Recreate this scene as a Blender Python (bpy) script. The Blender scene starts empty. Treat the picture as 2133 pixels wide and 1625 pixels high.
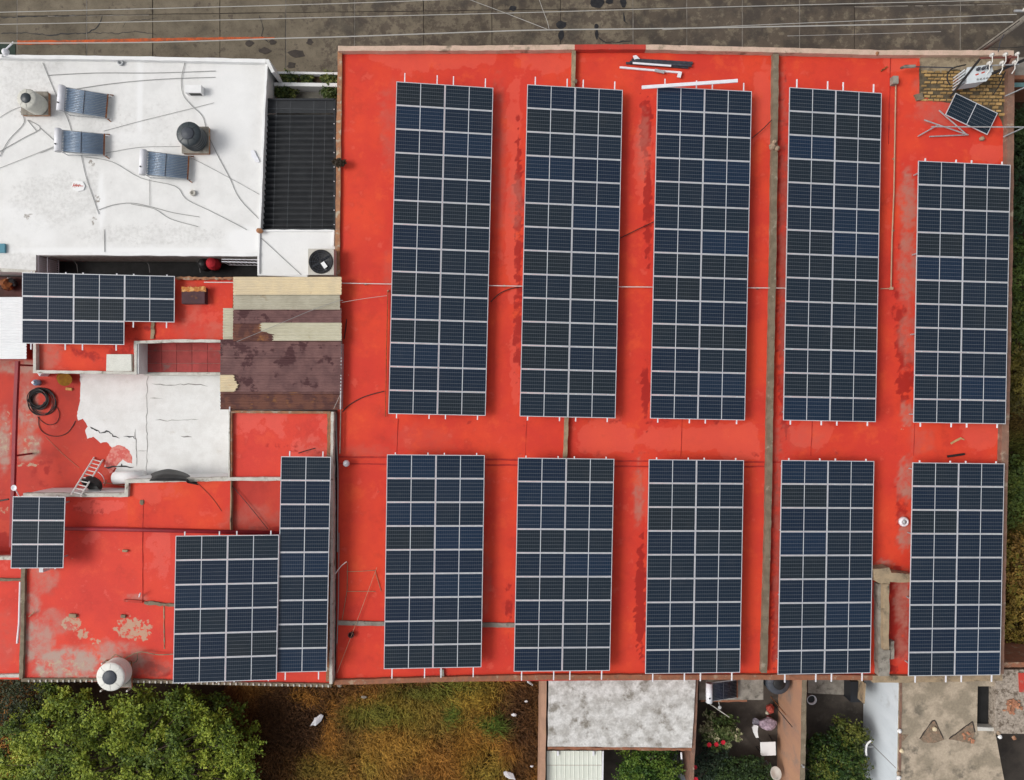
import bpy, bmesh, math, random
import numpy as np
from mathutils import Vector, Matrix, Euler
R = math.radians
random.seed(7)
rng = np.random.default_rng(11)
S = bpy.context.scene
COL = S.collection

# ---------------------------------------------------------------- camera
HC, FPX, CX, CY = 36.0, 1506.0, 1066.5, 812.5      # flying height, focal length in photo pixels, photo centre
cam = bpy.data.cameras.new('camera'); cam_o = bpy.data.objects.new('camera', cam); COL.objects.link(cam_o)
cam_o.location = (0, 0, HC); cam_o.rotation_euler = (0, 0, 0)
cam.sensor_width = 36.0; cam.lens = 36.0 * FPX / 2133.0; cam.clip_end = 2000
S.camera = cam_o
# ---------------------------------------------------------------- sky and sun (overcast)
SUN_EL, SUN_AZ = R(46), R(268)                     # veiled light from the left of the picture
w = bpy.data.worlds.new('World'); S.world = w; w.use_nodes = True
nt = w.node_tree; nt.nodes.clear()
out = nt.nodes.new('ShaderNodeOutputWorld'); bg = nt.nodes.new('ShaderNodeBackground')
sky = nt.nodes.new('ShaderNodeTexSky'); sky.sky_type = 'NISHITA'; sky.sun_disc = False
sky.sun_elevation = SUN_EL; sky.sun_rotation = SUN_AZ
sky.air_density = 1.0; sky.dust_density = 4.0; sky.ozone_density = 1.0
hs = nt.nodes.new('ShaderNodeHueSaturation'); hs.inputs['Saturation'].default_value = 0.22
nt.links.new(sky.outputs[0], hs.inputs['Color']); nt.links.new(hs.outputs[0], bg.inputs[0])
bg.inputs[1].default_value = 0.15
nt.links.new(bg.outputs[0], out.inputs[0])
sun = bpy.data.lights.new('sun', 'SUN'); sun.energy = 1.3; sun.angle = R(24); sun.color = (1.0, 0.97, 0.92)
sun_o = bpy.data.objects.new('sun', sun); COL.objects.link(sun_o)
sd = Vector((math.sin(SUN_AZ) * math.cos(SUN_EL), math.cos(SUN_AZ) * math.cos(SUN_EL), math.sin(SUN_EL)))
sun_o.rotation_euler = sd.to_track_quat('Z', 'Y').to_euler(); sun_o.location = sd * 60
S.view_settings.view_transform = 'Standard'; S.view_settings.look = 'None'
S.view_settings.exposure = 0.0; S.view_settings.gamma = 1.0

# ---------------------------------------------------------------- helpers
def P(px, py, z=0.0):
    d = (HC - z) / FPX
    return Vector(((px - CX) * d, (CY - py) * d, z))
def P2(px, py, z):
    v = P(px, py, z); return (v.x, v.y)
def PP(pts, z):
    return [P2(a, b, z) for a, b in pts]

def _hash(ix, iy, s):
    h = (ix * 374761393 + iy * 668265263 + s * 974634477) & 0xffffffff
    h = ((h ^ (h >> 13)) * 1274126177) & 0xffffffff
    return ((h ^ (h >> 16)) & 0xffff) / 65535.0
def vnoise(x, y, s=0):
    x = np.asarray(x, float); y = np.asarray(y, float)
    ix = np.floor(x).astype(np.int64); iy = np.floor(y).astype(np.int64)
    fx = x - ix; fy = y - iy; fx = fx * fx * (3 - 2 * fx); fy = fy * fy * (3 - 2 * fy)
    a = _hash(ix, iy, s); b = _hash(ix + 1, iy, s); c = _hash(ix, iy + 1, s); d = _hash(ix + 1, iy + 1, s)
    return (a * (1 - fx) + b * fx) * (1 - fy) + (c * (1 - fx) + d * fx) * fy
def fbm(x, y, s=0, o=4):
    t = 0; a = .5; n = 0
    for k in range(o):
        t = t + a * vnoise(x * 2 ** k, y * 2 ** k, s + k * 17); n += a; a *= .55
    return t / n

WL = {}                                             # world offset of every object that carries world-space vertices
def tag(o, label=None, cat=None, group=None, kind=None):
    if label: o['label'] = label
    if cat: o['category'] = cat
    if group: o['group'] = group
    if kind: o['kind'] = kind
    return o
def thing(name, label, cat, loc=(0, 0, 0), group=None):
    o = bpy.data.objects.new(name, None); COL.objects.link(o); o.location = loc
    o.empty_display_size = .2; WL[o.name] = Vector(loc)
    return tag(o, label, cat, group)
def link(name, me, m, parent, smooth=False):
    o = bpy.data.objects.new(name, me); COL.objects.link(o)
    if m and not me.materials: me.materials.append(m)
    if smooth:
        me.polygons.foreach_set('use_smooth', [True] * len(me.polygons))
    if parent is not None:
        o.parent = parent; o.location = -WL.get(parent.name, Vector())
    WL[o.name] = Vector()
    return o
def place(name, me, parent, loc, rot=(0, 0, 0), scale=(1, 1, 1)):
    """a piece with its own local mesh, put at a world position under parent (parents only carry offsets)"""
    o = bpy.data.objects.new(name, me); COL.objects.link(o)
    off = Vector()
    if parent is not None:
        o.parent = parent; off = WL.get(parent.name, Vector())
    o.location = Vector(loc) - off; o.rotation_euler = rot; o.scale = scale
    WL[o.name] = Vector(loc)
    return o

class MB:
    def __init__(s): s.v = []; s.f = []
    def add(s, vs, fs):
        n = len(s.v); s.v += [tuple(v) for v in vs]; s.f += [tuple(i + n for i in f) for f in fs]; return s
    def box(s, c, sz, rz=0.0, M=None):
        x, y, z = sz[0] / 2, sz[1] / 2, sz[2] / 2
        vs = [Vector((a * x, b * y, g * z)) for g in (-1, 1) for a, b in ((-1, -1), (1, -1), (1, 1), (-1, 1))]
        mt = M if M is not None else Matrix.Rotation(rz, 3, 'Z')
        vs = [mt @ v + Vector(c) for v in vs]
        return s.add(vs, [(3, 2, 1, 0), (4, 5, 6, 7), (0, 1, 5, 4), (1, 2, 6, 5), (2, 3, 7, 6), (3, 0, 4, 7)])
    def prism(s, pts, z0, z1, top=True, bottom=True):
        a = sum(pts[i][0] * pts[(i + 1) % len(pts)][1] - pts[(i + 1) % len(pts)][0] * pts[i][1] for i in range(len(pts)))
        if a < 0: pts = pts[::-1]
        n = len(pts)
        vs = [(x, y, z0) for x, y in pts] + [(x, y, z1) for x, y in pts]
        fs = [(i, (i + 1) % n, n + (i + 1) % n, n + i) for i in range(n)]
        if top: fs.append(tuple(range(n, 2 * n)))
        if bottom: fs.append(tuple(range(n - 1, -1, -1)))
        return s.add(vs, fs)
    def ribbon(s, pts, wd, z0, z1, jit=0.0, step=0.5):
        q = []
        for i in range(len(pts) - 1):
            a, b = Vector(pts[i]), Vector(pts[i + 1]); n = max(1, int((b - a).length / step)) if jit else 1
            q += [a.lerp(b, k / n) for k in range(n)]
        q.append(Vector(pts[-1])); L = []; Rr = []
        for i, p in enumerate(q):
            d0 = (q[i] - q[i - 1]).normalized() if i else None
            d1 = (q[i + 1] - q[i]).normalized() if i < len(q) - 1 else None
            if d0 is None: d0 = d1
            if d1 is None: d1 = d0
            t = (d0 + d1)
            t = t.normalized() if t.length > 1e-6 else d0
            nn = Vector((-t.y, t.x)); k = 1 / max(.5, nn.dot(Vector((-d0.y, d0.x))))
            j1 = random.uniform(-jit, jit); j2 = random.uniform(-jit, jit)
            L.append(p + nn * (wd / 2 * k + j1)); Rr.append(p - nn * (wd / 2 * k + j2))
        n = len(q); vs = []
        zz = [z1 + random.uniform(-jit, jit) * .5 for _ in q]
        for i in range(n):
            vs += [(L[i].x, L[i].y, z0), (Rr[i].x, Rr[i].y, z0), (Rr[i].x, Rr[i].y, zz[i]), (L[i].x, L[i].y, zz[i])]
        fs = [(0, 1, 2, 3), (4 * n - 1, 4 * n - 2, 4 * n - 3, 4 * n - 4)]
        for i in range(n - 1):
            a, b = 4 * i, 4 * i + 4
            fs += [(a + 3, a + 2, b + 2, b + 3), (a + 1, a, b, b + 1), (a + 2, a + 1, b + 1, b + 2), (a, a + 3, b + 3, b)]
        return s.add(vs, fs)
    def tube(s, pts, r, n=6, cap=True, closed=False):
        pts = [Vector(p) for p in pts]; N = len(pts); rr = r if isinstance(r, (list, tuple)) else [r] * N
        base = len(s.v); ref = Vector((0, 0, 1))
        for i, p in enumerate(pts):
            if closed: t = pts[(i + 1) % N] - pts[i - 1]
            else: t = pts[min(i + 1, N - 1)] - pts[max(i - 1, 0)]
            t.normalize()
            rf = ref if abs(t.dot(ref)) < .95 else Vector((1, 0, 0))
            a = t.cross(rf).normalized(); b = t.cross(a)
            for k in range(n):
                an = 2 * math.pi * k / n
                s.v.append(tuple(p + (a * math.cos(an) + b * math.sin(an)) * rr[i]))
        for i in range(N if closed else N - 1):
            j = (i + 1) % N
            for k in range(n):
                k2 = (k + 1) % n
                s.f.append((base + i * n + k, base + i * n + k2, base + j * n + k2, base + j * n + k))
        if cap and not closed:
            s.f.append(tuple(base + k for k in range(n))[::-1]); s.f.append(tuple(base + (N - 1) * n + k for k in range(n)))
        return s
    def lathe(s, prof, c, n=20, M=None):
        base = len(s.v); c = Vector(c)
        for r, z in prof:
            for k in range(n):
                an = 2 * math.pi * k / n; v = Vector((r * math.cos(an), r * math.sin(an), z))
                s.v.append(tuple((M @ v if M is not None else v) + c))
        for i in range(len(prof) - 1):
            for k in range(n):
                k2 = (k + 1) % n
                s.f.append((base + i * n + k, base + i * n + k2, base + (i + 1) * n + k2, base + (i + 1) * n + k))
        if prof[0][0] > 1e-4: s.f.append(tuple(base + k for k in range(n))[::-1])
        m = base + (len(prof) - 1) * n
        if prof[-1][0] > 1e-4: s.f.append(tuple(m + k for k in range(n)))
        return s
    def mesh(s, name):
        me = bpy.data.meshes.new(name); me.from_pydata(s.v, [], s.f); me.update(); return me
    def build(s, name, m, parent=None, smooth=False):
        return link(name, s.mesh(name), m, parent, smooth)

def jag(pts, step, amp, seed=0):
    """an irregular outline: subdivide a closed polygon and push the points about"""
    r = random.Random(seed); o = []
    n = len(pts)
    for i in range(n):
        a = Vector(pts[i]); b = Vector(pts[(i + 1) % n]); k = max(1, int((b - a).length / step))
        for j in range(k):
            p = a.lerp(b, j / k); o.append((p.x + r.uniform(-amp, amp), p.y + r.uniform(-amp, amp)))
    return o
def curve(pts, sub=5):
    """Catmull-Rom through the points"""
    pts = [Vector(p) for p in pts]; o = []
    for i in range(len(pts) - 1):
        p0 = pts[max(i - 1, 0)]; p1 = pts[i]; p2 = pts[i + 1]; p3 = pts[min(i + 2, len(pts) - 1)]
        for k in range(sub):
            t = k / sub
            o.append(.5 * ((2 * p1) + (p2 - p0) * t + (2 * p0 - 5 * p1 + 4 * p2 - p3) * t * t + (3 * p1 - p0 - 3 * p2 + p3) * t ** 3))
    o.append(pts[-1]); return o

def grid_sheet(name, quad, z, step, m, parent, painter, attr='wear_shade'):
    """a roof surface: fine quad sheet between four photo corners (TL,TR,BR,BL); the painter gives worn and painted-shade amounts per vertex"""
    c = [np.array(P2(a, b, z)) for a, b in quad]
    nx = max(2, int(max(np.linalg.norm(c[1] - c[0]), np.linalg.norm(c[2] - c[3])) / step))
    ny = max(2, int(max(np.linalg.norm(c[3] - c[0]), np.linalg.norm(c[2] - c[1])) / step))
    u, v = np.meshgrid(np.linspace(0, 1, nx + 1), np.linspace(0, 1, ny + 1))
    u = u.ravel(); v = v.ravel()
    w4 = [(1 - u) * (1 - v), u * (1 - v), u * v, (1 - u) * v]
    xy = sum(wk[:, None] * ck[None] for wk, ck in zip(w4, c))
    px = sum(wk * q[0] for wk, q in zip(w4, quad)); py = sum(wk * q[1] for wk, q in zip(w4, quad))
    zz = z + (fbm(xy[:, 0] * .35, xy[:, 1] * .35, 5) - .5) * .02
    vs = np.c_[xy, zz]
    i = np.arange(ny * (nx + 1)).reshape(ny, nx + 1)[:, :-1].ravel()
    fs = np.c_[i + nx + 1, i + nx + 2, i + 1, i]
    me = bpy.data.meshes.new(name); me.from_pydata(vs.tolist(), [], fs.tolist()); me.update()
    at = me.attributes.new(attr, 'FLOAT_COLOR', 'POINT')
    at.data.foreach_set('color', np.clip(np.stack(painter(px, py), 1), 0, 1).astype(np.float32).ravel())
    return link(name, me, m, parent)
def blob(px, py, cx, cy, rx, ry, amp=1.0, soft=.5, rot=0.0, nz=.35, ns=None, seed=3):
    dx = px - cx; dy = py - cy
    if rot: dx, dy = dx * math.cos(rot) + dy * math.sin(rot), -dx * math.sin(rot) + dy * math.cos(rot)
    d = np.sqrt((dx / rx) ** 2 + (dy / ry) ** 2)
    ns = ns or max(6, min(rx, ry) * .45)
    d = d + (fbm(px / ns, py / ns, seed) - .5) * 2 * nz
    t = np.clip((1 - d) / soft + .5, 0, 1)
    return amp * t * t * (3 - 2 * t)

# ---------------------------------------------------------------- materials
def nodes(name):
    m = bpy.data.materials.new(name); m.use_nodes = True; t = m.node_tree
    b = t.nodes['Principled BSDF']
    return m, t, b
def N(t, kind, **kw):
    n = t.nodes.new('ShaderNode' + kind)
    for k, v in kw.items():
        if k.startswith('i_'):
            key = k[2:]; key = int(key) if key.isdigit() else key
            n.inputs[key].default_value = v
        else: setattr(n, k, v)
    return n
def mixc(t, fac, a, b, mode='MIX'):
    n = t.nodes.new('ShaderNodeMix'); n.data_type = 'RGBA'; n.blend_type = mode
    for sock, val in ((n.inputs[0], fac), (n.inputs[6], a), (n.inputs[7], b)):
        if isinstance(val, bpy.types.NodeSocket): t.links.new(val, sock)
        else: sock.default_value = val if not isinstance(val, tuple) or len(val) == 4 else (*val, 1)
    return n.outputs[2]
def mth(t, op, a, b=0.0, c=0.0, clamp=False):
    n = t.nodes.new('ShaderNodeMath'); n.operation = op; n.use_clamp = clamp
    for s_, val in zip(n.inputs, (a, b, c)):
        if isinstance(val, bpy.types.NodeSocket): t.links.new(val, s_)
        else: s_.default_value = val
    return n.outputs[0]
def smooth(t, x, lo, hi):
    n = t.nodes.new('ShaderNodeMapRange'); n.interpolation_type = 'SMOOTHSTEP'
    t.links.new(x, n.inputs[0]); n.inputs[1].default_value = lo; n.inputs[2].default_value = hi
    return n.outputs[0]
def pos(t):
    return t.nodes.new('ShaderNodeNewGeometry').outputs['Position']
def noise(t, vec, scale, detail=6.0, rough=.6, stretch=None):
    if stretch:
        mp = t.nodes.new('ShaderNodeMapping'); mp.inputs['Scale'].default_value = stretch
        t.links.new(vec, mp.inputs[0]); vec = mp.outputs[0]
    n = t.nodes.new('ShaderNodeTexNoise'); n.inputs['Scale'].default_value = scale
    n.inputs['Detail'].default_value = detail; n.inputs['Roughness'].default_value = rough
    t.links.new(vec, n.inputs['Vector']); return n.outputs['Fac']
def bump(t, b, h, strength=.3, dist=.02):
    n = t.nodes.new('ShaderNodeBump'); n.inputs['Strength'].default_value = strength; n.inputs['Distance'].default_value = dist
    t.links.new(h, n.inputs['Height']); t.links.new(n.outputs[0], b.inputs['Normal'])
def mat(name, c1, c2=None, scale=2.0, rough=.85, lo=.35, hi=.65, fine=.25, fscale=30.0, bmp=.25, spec=.3, metal=0.0, c3=None, s3=.6, lo3=.55, hi3=.68, rand=0.0, stretch=None):
    m, t, b = nodes(name); p = pos(t)
    col = (*c1, 1)
    if c2:
        col = mixc(t, smooth(t, noise(t, p, scale, stretch=stretch), lo, hi), c1, c2)
    if c3:
        col = mixc(t, smooth(t, noise(t, p, s3, 8.0, .65), lo3, hi3), col, c3)
    fn = noise(t, p, fscale, 4.0)
    if fine:
        g = mth(t, 'MULTIPLY_ADD', fn, 2 * fine, 1 - fine)
        cc = t.nodes.new('ShaderNodeCombineColor')
        for i in range(3): t.links.new(g, cc.inputs[i])
        col = mixc(t, 1.0, col, cc.outputs[0], 'MULTIPLY')
    if rand:
        oi = t.nodes.new('ShaderNodeObjectInfo'); g = mth(t, 'MULTIPLY_ADD', oi.outputs['Random'], 2 * rand, 1 - rand)
        cc = t.nodes.new('ShaderNodeCombineColor')
        for i in range(3): t.links.new(g, cc.inputs[i])
        col = mixc(t, 1.0, col, cc.outputs[0], 'MULTIPLY')
    if isinstance(col, bpy.types.NodeSocket): t.links.new(col, b.inputs['Base Color'])
    else: b.inputs['Base Color'].default_value = col
    b.inputs['Roughness'].default_value = rough; b.inputs['Metallic'].default_value = metal
    b.inputs['Specular IOR Level'].default_value = spec
    if bmp: bump(t, b, fn, bmp)
    return m
M = {}
def red_roof(name, a, b2, pale, dirt=.35, dusty=(.44, .20, .155)):
    m, t, b = nodes(name); p = pos(t)
    at = N(t, 'Attribute', attribute_name='wear_shade'); sp = t.nodes.new('ShaderNodeSeparateColor')
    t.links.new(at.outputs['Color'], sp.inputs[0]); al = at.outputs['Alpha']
    n1 = noise(t, p, .45, 5.0); n2 = noise(t, p, 1.6, 9.0, .62); n3 = noise(t, p, 5.0, 8.0, .65); n4 = noise(t, p, 45.0, 4.0)
    col = mixc(t, smooth(t, n1, .35, .68), a, b2)
    nL = noise(t, p, .8, 8.0, .66); nM = noise(t, p, .33, 3.0)
    col = mixc(t, mth(t, 'MULTIPLY', smooth(t, nL, .50, .70), .55), col, tuple(v * .74 for v in a))     # older, duller coat
    col = mixc(t, mth(t, 'MULTIPLY', smooth(t, nL, .46, .32), .6), col, tuple(min(.8, v * k) for v, k in zip(b2, (1.06, 1.5, 1.25))))   # sun bleached coat
    pm = smooth(t, mth(t, 'ADD', mth(t, 'MULTIPLY', sp.outputs[0], .34), n2), .64, .72)
    col = mixc(t, mth(t, 'MULTIPLY', pm, .5), col, pale)
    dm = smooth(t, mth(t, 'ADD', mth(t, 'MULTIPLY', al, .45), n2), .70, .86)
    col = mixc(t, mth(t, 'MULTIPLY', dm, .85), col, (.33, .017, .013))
    gm = mth(t, 'MULTIPLY', mth(t, 'MULTIPLY', sp.outputs[1], 1.15), smooth(t, mth(t, 'ADD', mth(t, 'MULTIPLY', n2, .7), mth(t, 'MULTIPLY', n3, .3)), .30, .62), clamp=True)
    col = mixc(t, gm, col, mixc(t, sp.outputs[1], (.48, .095, .066), dusty))
    bm = smooth(t, mth(t, 'ADD', mth(t, 'MULTIPLY', sp.outputs[2], .30), n3), .68, .78)
    col = mixc(t, mth(t, 'MULTIPLY', bm, .8), col, (.45, .36, .25))
    ds = smooth(t, noise(t, p, 2.6, 10.0, .7), .58, .78)                 # thin general grime
    col = mixc(t, mth(t, 'MULTIPLY', ds, dirt), col, (.38, .05, .035))
    g = mth(t, 'MULTIPLY_ADD', n4, .36, .82); cc = t.nodes.new('ShaderNodeCombineColor')
    for i in range(3): t.links.new(g, cc.inputs[i])
    col = mixc(t, 1.0, col, cc.outputs[0], 'MULTIPLY')
    t.links.new(col, b.inputs['Base Color']); b.inputs['Roughness'].default_value = .75
    b.inputs['Specular IOR Level'].default_value = .25
    bump(t, b, n4, .25); return m
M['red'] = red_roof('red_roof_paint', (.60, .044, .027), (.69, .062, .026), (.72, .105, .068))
M['red_soft'] = red_roof('rosy_red_roof_paint', (.60, .050, .036), (.68, .062, .036), (.74, .125, .095), .2, (.42, .29, .24))
M['red_old'] = red_roof('old_red_roof_paint', (.46, .045, .032), (.56, .055, .032), (.60, .12, .08), .5, (.40, .27, .22))
def white_roof():
    m, t, b = nodes('white_roof_paint'); p = pos(t)
    at = N(t, 'Attribute', attribute_name='wear_shade'); sp = t.nodes.new('ShaderNodeSeparateColor')
    t.links.new(at.outputs['Color'], sp.inputs[0])
    n2 = noise(t, p, 1.3, 10.0, .68); n3 = noise(t, p, 6.0, 8.0, .7); n4 = noise(t, p, 40.0, 4.0)
    base = mixc(t, smooth(t, n2, .3, .7), (.745, .74, .725), (.67, .665, .65))
    base = mixc(t, mth(t, 'MULTIPLY', smooth(t, mth(t, 'ADD', mth(t, 'MULTIPLY', sp.outputs[1], .3), n3), .62, .92), .45), base, (.46, .45, .43))
    base = mixc(t, sp.outputs[0], base, (.79, .79, .785))
    base = mixc(t, smooth(t, mth(t, 'ADD', mth(t, 'MULTIPLY', sp.outputs[2], .5), n3), .72, .86), base, (.30, .27, .24))
    g = mth(t, 'MULTIPLY_ADD', n4, .16, .92); cc = t.nodes.new('ShaderNodeCombineColor')
    for i in range(3): t.links.new(g, cc.inputs[i])
    t.links.new(mixc(t, 1.0, base, cc.outputs[0], 'MULTIPLY'), b.inputs['Base Color'])
    b.inputs['Roughness'].default_value = .8; b.inputs['Specular IOR Level'].default_value = .25
    bump(t, b, n4, .2); return m
M['white_roof'] = white_roof()
def pv_cells():
    m, t, b = nodes('solar_cells'); tc = t.nodes.new('ShaderNodeTexCoord'); sx = t.nodes.new('ShaderNodeSeparateXYZ')
    t.links.new(tc.outputs['Object'], sx.inputs[0])
    oi = t.nodes.new('ShaderNodeObjectInfo'); rp = t.nodes.new('ShaderNodeValToRGB')
    t.links.new(oi.outputs['Random'], rp.inputs[0])
    e = rp.color_ramp.elements; e[0].position = 0; e[0].color = (.0075, .0165, .036, 1); e[1].position = 1; e[1].color = (.009, .021, .043, 1)
    for q, c in ((.35, (.009, .0180, .033, 1)), (.6, (.0105, .0190, .030, 1)), (.78, (.0120, .0185, .025, 1)), (.9, (.008, .021, .048, 1))):
        k = e.new(q); k.color = c
    ax = mth(t, 'ABSOLUTE', sx.outputs[0])
    fx = mth(t, 'ABSOLUTE', mth(t, 'SUBTRACT', mth(t, 'FRACT', mth(t, 'DIVIDE', mth(t, 'SUBTRACT', ax, .024), .0825)), .5))
    fy = mth(t, 'ABSOLUTE', mth(t, 'SUBTRACT', mth(t, 'FRACT', mth(t, 'DIVIDE', mth(t, 'ADD', sx.outputs[1], .477), .159)), .5))
    lx = smooth(t, fx, .462, .478); ly = smooth(t, fy, .472, .481)
    bb = mth(t, 'ABSOLUTE', mth(t, 'SUBTRACT', mth(t, 'FRACT', mth(t, 'DIVIDE', mth(t, 'ADD', sx.outputs[1], .477), .0176)), .5))
    col = mixc(t, mth(t, 'MULTIPLY', smooth(t, bb, .44, .47), .04), rp.outputs[0], (.2, .2, .21))
    col = mixc(t, mth(t, 'MULTIPLY', lx, .45), col, (.15, .18, .21))
    col = mixc(t, mth(t, 'MULTIPLY', ly, .75), col, (.24, .26, .29))
    p = pos(t); du = smooth(t, noise(t, p, .9, 9.0, .7), .45, .85)                    # dust film
    col = mixc(t, mth(t, 'MULTIPLY', du, .05), col, (.20, .18, .15))
    t.links.new(col, b.inputs['Base Color']); b.inputs['Roughness'].default_value = .16
    b.inputs['Specular IOR Level'].default_value = .26
    n = noise(t, p, 1.2, 2.0); bump(t, b, n, .02, .02)
    return m
M['cells'] = pv_cells()
M['alu'] = mat('anodised_aluminium', (.66, .67, .70), (.60, .61, .64), 5, .45, fine=.06, bmp=0, spec=.5, metal=.25)
M['backsheet'] = mat('white_backsheet', (.60, .62, .66), fine=.05, rough=.3, bmp=0)
M['galv'] = mat('galvanised_steel', (.50, .51, .52), (.38, .39, .40), 9, .5, fine=.15, bmp=.1, metal=.4)
M['white_rail'] = mat('white_profile', (.76, .76, .79), (.70, .70, .74), 4, .4, fine=.06, bmp=0)
M['dark_rail'] = mat('dark_profile', (.035, .038, .05), (.06, .062, .075), 6, .45, fine=.15, bmp=0)
M['plaster_pink'] = mat('pink_cement_parapet', (.60, .43, .34), (.50, .37, .28), 2.2, c3=(.24, .19, .14), s3=1.3, lo3=.56, hi3=.70)
M['plaster_tan'] = mat('tan_cement', (.36, .27, .17), (.26, .20, .13), 2.5, c3=(.11, .09, .065), s3=1.6, lo3=.53, hi3=.68)
M['cement'] = mat('grey_cement', (.30, .275, .235), (.20, .18, .15), 3, c3=(.10, .09, .075), s3=1.8, lo3=.55, hi3=.68)
M['ridge'] = mat('mossy_cement_ridge', (.22, .18, .125), (.155, .125, .085), 3, c3=(.30, .26, .20), s3=2.2, lo3=.58, hi3=.66)
M['brickcol'] = mat('brick_coping', (.36, .17, .085), (.25, .12, .07), 6, c3=(.38, .31, .23), s3=3, lo3=.52, hi3=.62, rand=.2)
M['white_wall'] = mat('white_wall', (.72, .72, .71), (.63, .63, .62), 1.2, c3=(.42, .41, .39), s3=1.2, lo3=.62, hi3=.8, fine=.08)
M['dirty_white'] = mat('weathered_white_coping', (.58, .56, .51), (.46, .44, .39), 3, c3=(.20, .17, .13), s3=2.4, lo3=.54, hi3=.68)
def street_mat():
    m, t, b = nodes('old_concrete_street'); p = pos(t)
    sx = t.nodes.new('ShaderNodeSeparateXYZ'); t.links.new(p, sx.inputs[0])
    n1 = noise(t, p, .8, 8.0, .65); n2 = noise(t, p, 1.7, 12.0, .72); n3 = noise(t, p, 5.5, 10.0, .72); n4 = noise(t, p, 26.0, 5.0, .7)
    col = mixc(t, smooth(t, n1, .35, .65), (.172, .144, .104), (.118, .098, .070))
    col = mixc(t, mth(t, 'MULTIPLY', smooth(t, n3, .52, .70), .55), col, (.060, .045, .032))       # speckled wear
    col = mixc(t, mth(t, 'MULTIPLY', smooth(t, n3, .30, .42), .0), col, (.2, .18, .15))
    old = mth(t, 'ADD', mth(t, 'MULTIPLY', smooth(t, sx.outputs[0], -12.0, -8.0), .09), mth(t, 'MULTIPLY', smooth(t, sx.outputs[0], 5.5, 8.5), .06))   # the slabs further right are older and oil stained
    col = mixc(t, mth(t, 'MULTIPLY', smooth(t, mth(t, 'ADD', n2, old), .56, .64), .65), col, (.058, .044, .036))
    col = mixc(t, mth(t, 'MULTIPLY', smooth(t, mth(t, 'SUBTRACT', mth(t, 'ADD', n1, old), .04), .55, .70), .5), col, (.040, .036, .034))
    oi = t.nodes.new('ShaderNodeObjectInfo')
    g = mth(t, 'MULTIPLY', mth(t, 'MULTIPLY_ADD', n4, .8, .6), mth(t, 'MULTIPLY_ADD', oi.outputs['Random'], .24, .88)); cc = t.nodes.new('ShaderNodeCombineColor')
    for i in range(3): t.links.new(g, cc.inputs[i])
    t.links.new(mixc(t, 1.0, col, cc.outputs[0], 'MULTIPLY'), b.inputs['Base Color']); b.inputs['Roughness'].default_value = .85; b.inputs['Specular IOR Level'].default_value = .25
    bump(t, b, n4, .3); return m
M['street'] = street_mat()
M['joint'] = mat('dark_joint', (.060, .048, .040), (.042, .035, .030), 3)
M['joint_light'] = mat('pale_joint_filler', (.22, .20, .17), (.15, .13, .11), 4)
M['tar'] = mat('black_tar', (.012, .012, .014), (.022, .022, .024), 5, .5)
M['orange_paint'] = mat('worn_orange_line', (.50, .095, .025), (.30, .08, .035), 3.2, lo=.42, hi=.6, fine=.4, fscale=14)
M['black'] = mat('black_rubber', (.013, .013, .014), (.02, .02, .021), 5, .5, fine=.2, bmp=.1)
M['cable'] = mat('grey_cable', (.27, .27, .265), fine=.1, bmp=0)
M['cable_black'] = mat('black_cable', (.022, .020, .020), fine=.1, bmp=0, rough=.5)
M['wire'] = mat('bare_overhead_wire', (.42, .41, .38), fine=.05, bmp=0, rough=.5)
M['rust'] = mat('rust', (.30, .10, .03), (.14, .05, .025), 7, c3=(.45, .18, .05), s3=4)
M['grass_soil'] = mat('lot_soil', (.055, .034, .017), (.035, .022, .012), 1.2, c3=(.10, .062, .022), s3=.8)
M['ground'] = mat('ground_soil', (.09, .075, .055), (.06, .05, .037), .6)
M['yard'] = mat('yard_paving', (.085, .070, .057), (.055, .045, .038), 1.4, c3=(.10, .085, .07), s3=1.6)
# ================================================================ GROUND AND STREET
ZR, ZW, ZL, ZT = 3.8, 3.7, 3.9, 2.15               # main red roof, white roof, left red roofs, left terrace
g = MB(); g.add([(-400, -400, -.12), (400, -400, -.12), (400, 400, -.12), (-400, 400, -.12)], [(0, 1, 2, 3)])
tag(g.build('ground', M['ground']), kind='structure')
g = MB(); g.prism([(-60, P(0, 200, 0).y), (60, P(0, 200, 0).y), (60, 28), (-60, 28)], -.10, -.035)
street = tag(g.build('street', M['joint']), kind='structure')
jx = [-245, -105, 35, 180, 318, 458, 595, 738, 882, 1025, 1168, 1318, 1430, 1546, 1665, 1780, 2000, 2140, 2285]
def jy(x): return 34 - x * .0125
def slab(x0, x1, ya, yb, k):
    p = [P2(x0, ya(x0), 0), P2(x1, ya(x1), 0), P2(x1, yb(x1), 0), P2(x0, yb(x0), 0)]
    c = Vector((sum(a for a, b in p) / 4, sum(b for a, b in p) / 4, 0))
    q = [((a - c.x), (b - c.y)) for a, b in p]
    q = [(a - math.copysign(.018, a), b - math.copysign(.018, b)) for a, b in q]
    b = MB(); b.prism(jag(q, .9, .012, k), -.03, random.uniform(-.004, .004))
    me = b.mesh('concrete_slab'); me.materials.append(M['street']); place('concrete_slab', me, street, c)
k = 0
for i in range(len(jx) - 1):
    k += 1; slab(jx[i], jx[i + 1], jy, lambda x: 178, k)
    k += 1; slab(jx[i], jx[i + 1], lambda x: -95, jy, k)
    k += 1; slab(jx[i], jx[i + 1], lambda x: -260, lambda x: -96, k)
for x in (35, 180, 595, 738, 1318, 1430, 1546, 1665, 2000):                       # joints with pale filler
    b = MB(); b.ribbon([P2(x + .5, -90, .006), P2(x + .5, 150, .006)], .035, .0, .006, .01, .6); b.build('joint_filler', M['joint_light'], street)
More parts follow.
